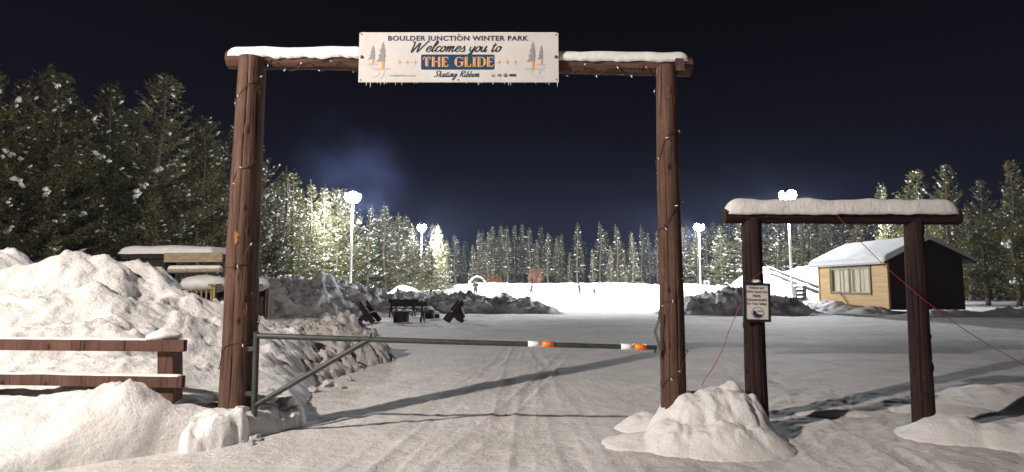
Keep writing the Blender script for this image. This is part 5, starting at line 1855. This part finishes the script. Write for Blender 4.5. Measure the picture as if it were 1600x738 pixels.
# ------------------------------------------------------------------ skaters
def person(px, py_feet, Y, h, label, pose, coat, pants, rz=0.0):
    f = at(px, py_feet, Y)
    e_ = empty('person', tuple(f), rz, label, 'person', 'people skating on the far rink')
    s = h / 1.75
    J = {'pel': (0, 0, .95), 'belly': (0, 0, 1.12), 'chest': (0, -.02, 1.34), 'neck': (0, -.02, 1.50), 'head': (0, -.03, 1.60), 'top': (0, -.03, 1.72)}
    lean = {'stand': 0.0, 'skate': .16, 'bend': .34}[pose]
    for k_ in J:
        x, y, z = J[k_]; J[k_] = (x, y - lean * max(0, z - .95), z - (.25 if pose == 'bend' else .06 if pose == 'skate' else 0))
    dz = -(.25 if pose == 'bend' else .06 if pose == 'skate' else 0)
    sp_ = {'stand': (.10, 0, 0), 'skate': (.16, .25, -.35), 'bend': (.18, .3, -.3)}[pose]
    verts = ['pel', 'belly', 'chest', 'neck', 'head', 'top']
    co = [J[k_] for k_ in verts]; rad = [.16, .155, .17, .065, .105, .085]
    ed = [(0, 1), (1, 2), (2, 3), (3, 4), (4, 5)]
    def add(p, r, par):
        co.append(p); rad.append(r); ed.append((par, len(co) - 1)); return len(co) - 1
    for sgn, fy_ in ((1, sp_[1]), (-1, sp_[2])):
        a = add((sgn * .10, 0, .88 + dz), .11, 0)
        b_ = add((sgn * (sp_[0]), -fy_ * .5 - .05, .50 + dz * .4), .075, a)
        c_ = add((sgn * (sp_[0] + .02), -fy_ + (.05), .10), .055, b_)
        add((sgn * (sp_[0] + .03), -fy_ - .13, .05), .045, c_)
        ch_ = co[2]
        a = add((sgn * .20, ch_[1], ch_[2] + .08), .075, 2)
        b_ = add((sgn * .28, ch_[1] - .02 * sgn - (.05 if pose != 'stand' else 0), ch_[2] - .20), .058, a)
        c_ = add((sgn * .27, ch_[1] - .16 - (.12 * sgn if pose != 'stand' else 0), ch_[2] - .40), .045, b_)
        add((sgn * .26, ch_[1] - .22 - (.12 * sgn if pose != 'stand' else 0), ch_[2] - .47), .04, c_)
    me = bpy.data.meshes.new('body'); me.from_pydata([(x * s, y * s, z * s) for x, y, z in co], ed, [])
    o = bpy.data.objects.new('body_tmp', me); COL.objects.link(o)
    md = o.modifiers.new('skin', 'SKIN'); md.use_smooth_shade = True
    for i, sv in enumerate(me.skin_vertices[0].data):
        sv.radius = (rad[i] * s, rad[i] * s); sv.use_root = (i == 0)
    sb = o.modifiers.new('sub', 'SUBSURF'); sb.levels = 2; sb.render_levels = 2
    dg = bpy.context.evaluated_depsgraph_get(); dg.update()
    bmz = bpy.data.meshes.new_from_object(o.evaluated_get(dg)); bpy.data.objects.remove(o)
    bmz.name = 'body'
    bmz.materials.clear(); bmz.materials.append(coat); bmz.materials.append(pants); bmz.materials.append(M['skin'])
    for p_ in bmz.polygons:
        z = p_.center.z / s - dz; y = p_.center.y
        p_.material_index = 1 if z < .92 else (2 if 1.50 < z < 1.66 else 0)
        p_.use_smooth = True
    link(bpy.data.objects.new('body', bmz), e_)
    hd = Vector(co[4]) * s
    MB().lathe([(.112 * s, .02 * s), (.115 * s, .06 * s), (.09 * s, .13 * s), (.03 * s, .165 * s), (.03 * s, .19 * s), (0, .2 * s)], hd, None, 14).build('knit_hat', pants, e_, True)
    for sgn in (1, -1):
        MB().blob(hd + Vector((sgn * .04 * s, -.10 * s, .01 * s)), (.014 * s, .01 * s, .012 * s), rings=5, segs=8).build('eye', M['ink'], e_, True)
    MB().blob(hd + Vector((0, -.115 * s, -.02 * s)), (.017 * s, .025 * s, .022 * s), rings=5, segs=8).build('nose', M['skin'], e_, True)
    return e_


M['skin'] = mat('skin', (.45, .28, .20), .6)
M['coat1'] = mat('dark_coat', (.03, .03, .032), .8, .2, 10)
M['coat2'] = mat('grey_coat', (.10, .10, .105), .8, .2, 10)
M['pants1'] = mat('dark_trousers', (.05, .05, .055), .8, .2, 10)
person(743, 466, 56, 1.72, 'person in dark coat standing under the arched sapling', 'stand', M['coat1'], M['pants1'], .3)
person(830, 464, 66, 1.7, 'person in grey coat skating before the brown shrub', 'skate', M['coat2'], M['pants1'], 1.2)
person(906, 463, 70, 1.7, 'person in dark clothes skating right of the brown shrub', 'skate', M['coat2'], M['pants1'], -1.0)
person(930, 465, 66, 1.4, 'small bent-over person skating nearest the right tall post', 'bend', M['coat2'], M['pants1'], -1.2)

# ------------------------------------------------------------------ smoke above the fire pit
sm, nt, b = new_mat('drifting_smoke')
N, L = nt.nodes, nt.links
N.remove(b)
pv = N.new('ShaderNodeVolumePrincipled')
pv.inputs['Color'].default_value = (.38, .47, 1.0, 1)
tc = N.new('ShaderNodeTexCoord')
ln_ = N.new('ShaderNodeVectorMath'); ln_.operation = 'LENGTH'
L.new(tc.outputs['Object'], ln_.inputs[0])
mr = N.new('ShaderNodeMapRange'); mr.inputs['From Min'].default_value = 1.0; mr.inputs['From Max'].default_value = .0; mr.interpolation_type = 'SMOOTHSTEP'
L.new(ln_.outputs['Value'], mr.inputs['Value'])
nz = N.new('ShaderNodeTexNoise'); nz.inputs['Scale'].default_value = 2.0; nz.inputs['Detail'].default_value = 2
L.new(tc.outputs['Object'], nz.inputs['Vector'])
rp = N.new('ShaderNodeMapRange'); rp.inputs['From Min'].default_value = .38; rp.inputs['From Max'].default_value = .7
L.new(nz.outputs['Fac'], rp.inputs['Value'])
mu = N.new('ShaderNodeMath'); mu.operation = 'MULTIPLY'
L.new(mr.outputs['Result'], mu.inputs[0]); L.new(rp.outputs['Result'], mu.inputs[1])
m2 = N.new('ShaderNodeMath'); m2.operation = 'MULTIPLY'; m2.inputs[1].default_value = .020
L.new(mu.outputs[0], m2.inputs[0]); L.new(m2.outputs[0], pv.inputs['Density'])
L.new(pv.outputs[0], N['Material Output'].inputs['Volume'])
mb = MB(); mb.blob((0, 0, 0), (1, 1, 1), amp=0, rings=16, segs=24)
sk = mb.build('smoke', sm, None, True)
sk.location = at(545, 262, 58); sk.scale = (8.5, 6, 7.5); sk.rotation_euler = (0, R(25), 0)
tag(sk, 'faint blue wood smoke drifting above the near left floodlight', 'smoke', None, 'stuff')

# ------------------------------------------------------------------ haze
hm, nt, b = new_mat('night_haze')
nt.nodes.remove(b)
pv = nt.nodes.new('ShaderNodeVolumePrincipled')
pv.inputs['Color'].default_value = (.50, .60, 1.0, 1)
pv.inputs['Density'].default_value = .00028
nt.links.new(pv.outputs[0], nt.nodes['Material Output'].inputs['Volume'])
mb = MB(); mb.box((0, 430, 6.5), (1300, 1060, 17))
hz_ = mb.build('haze', hm); tag(hz_, 'thin cold night air around the floodlights', 'haze', None, 'stuff')

# ------------------------------------------------------------------ render settings
scene.view_settings.view_transform = 'Standard'
scene.view_settings.look = 'None'
scene.view_settings.exposure = 0
scene.view_settings.gamma = 1
scene.cycles.use_denoising = True
scene.cycles.max_bounces = 6
scene.cycles.diffuse_bounces = 3
scene.cycles.volume_bounces = 0
scene.cycles.volume_step_rate = 2
scene.cycles.sample_clamp_indirect = 4
scene.cycles.caustics_reflective = False
scene.cycles.caustics_refractive = False
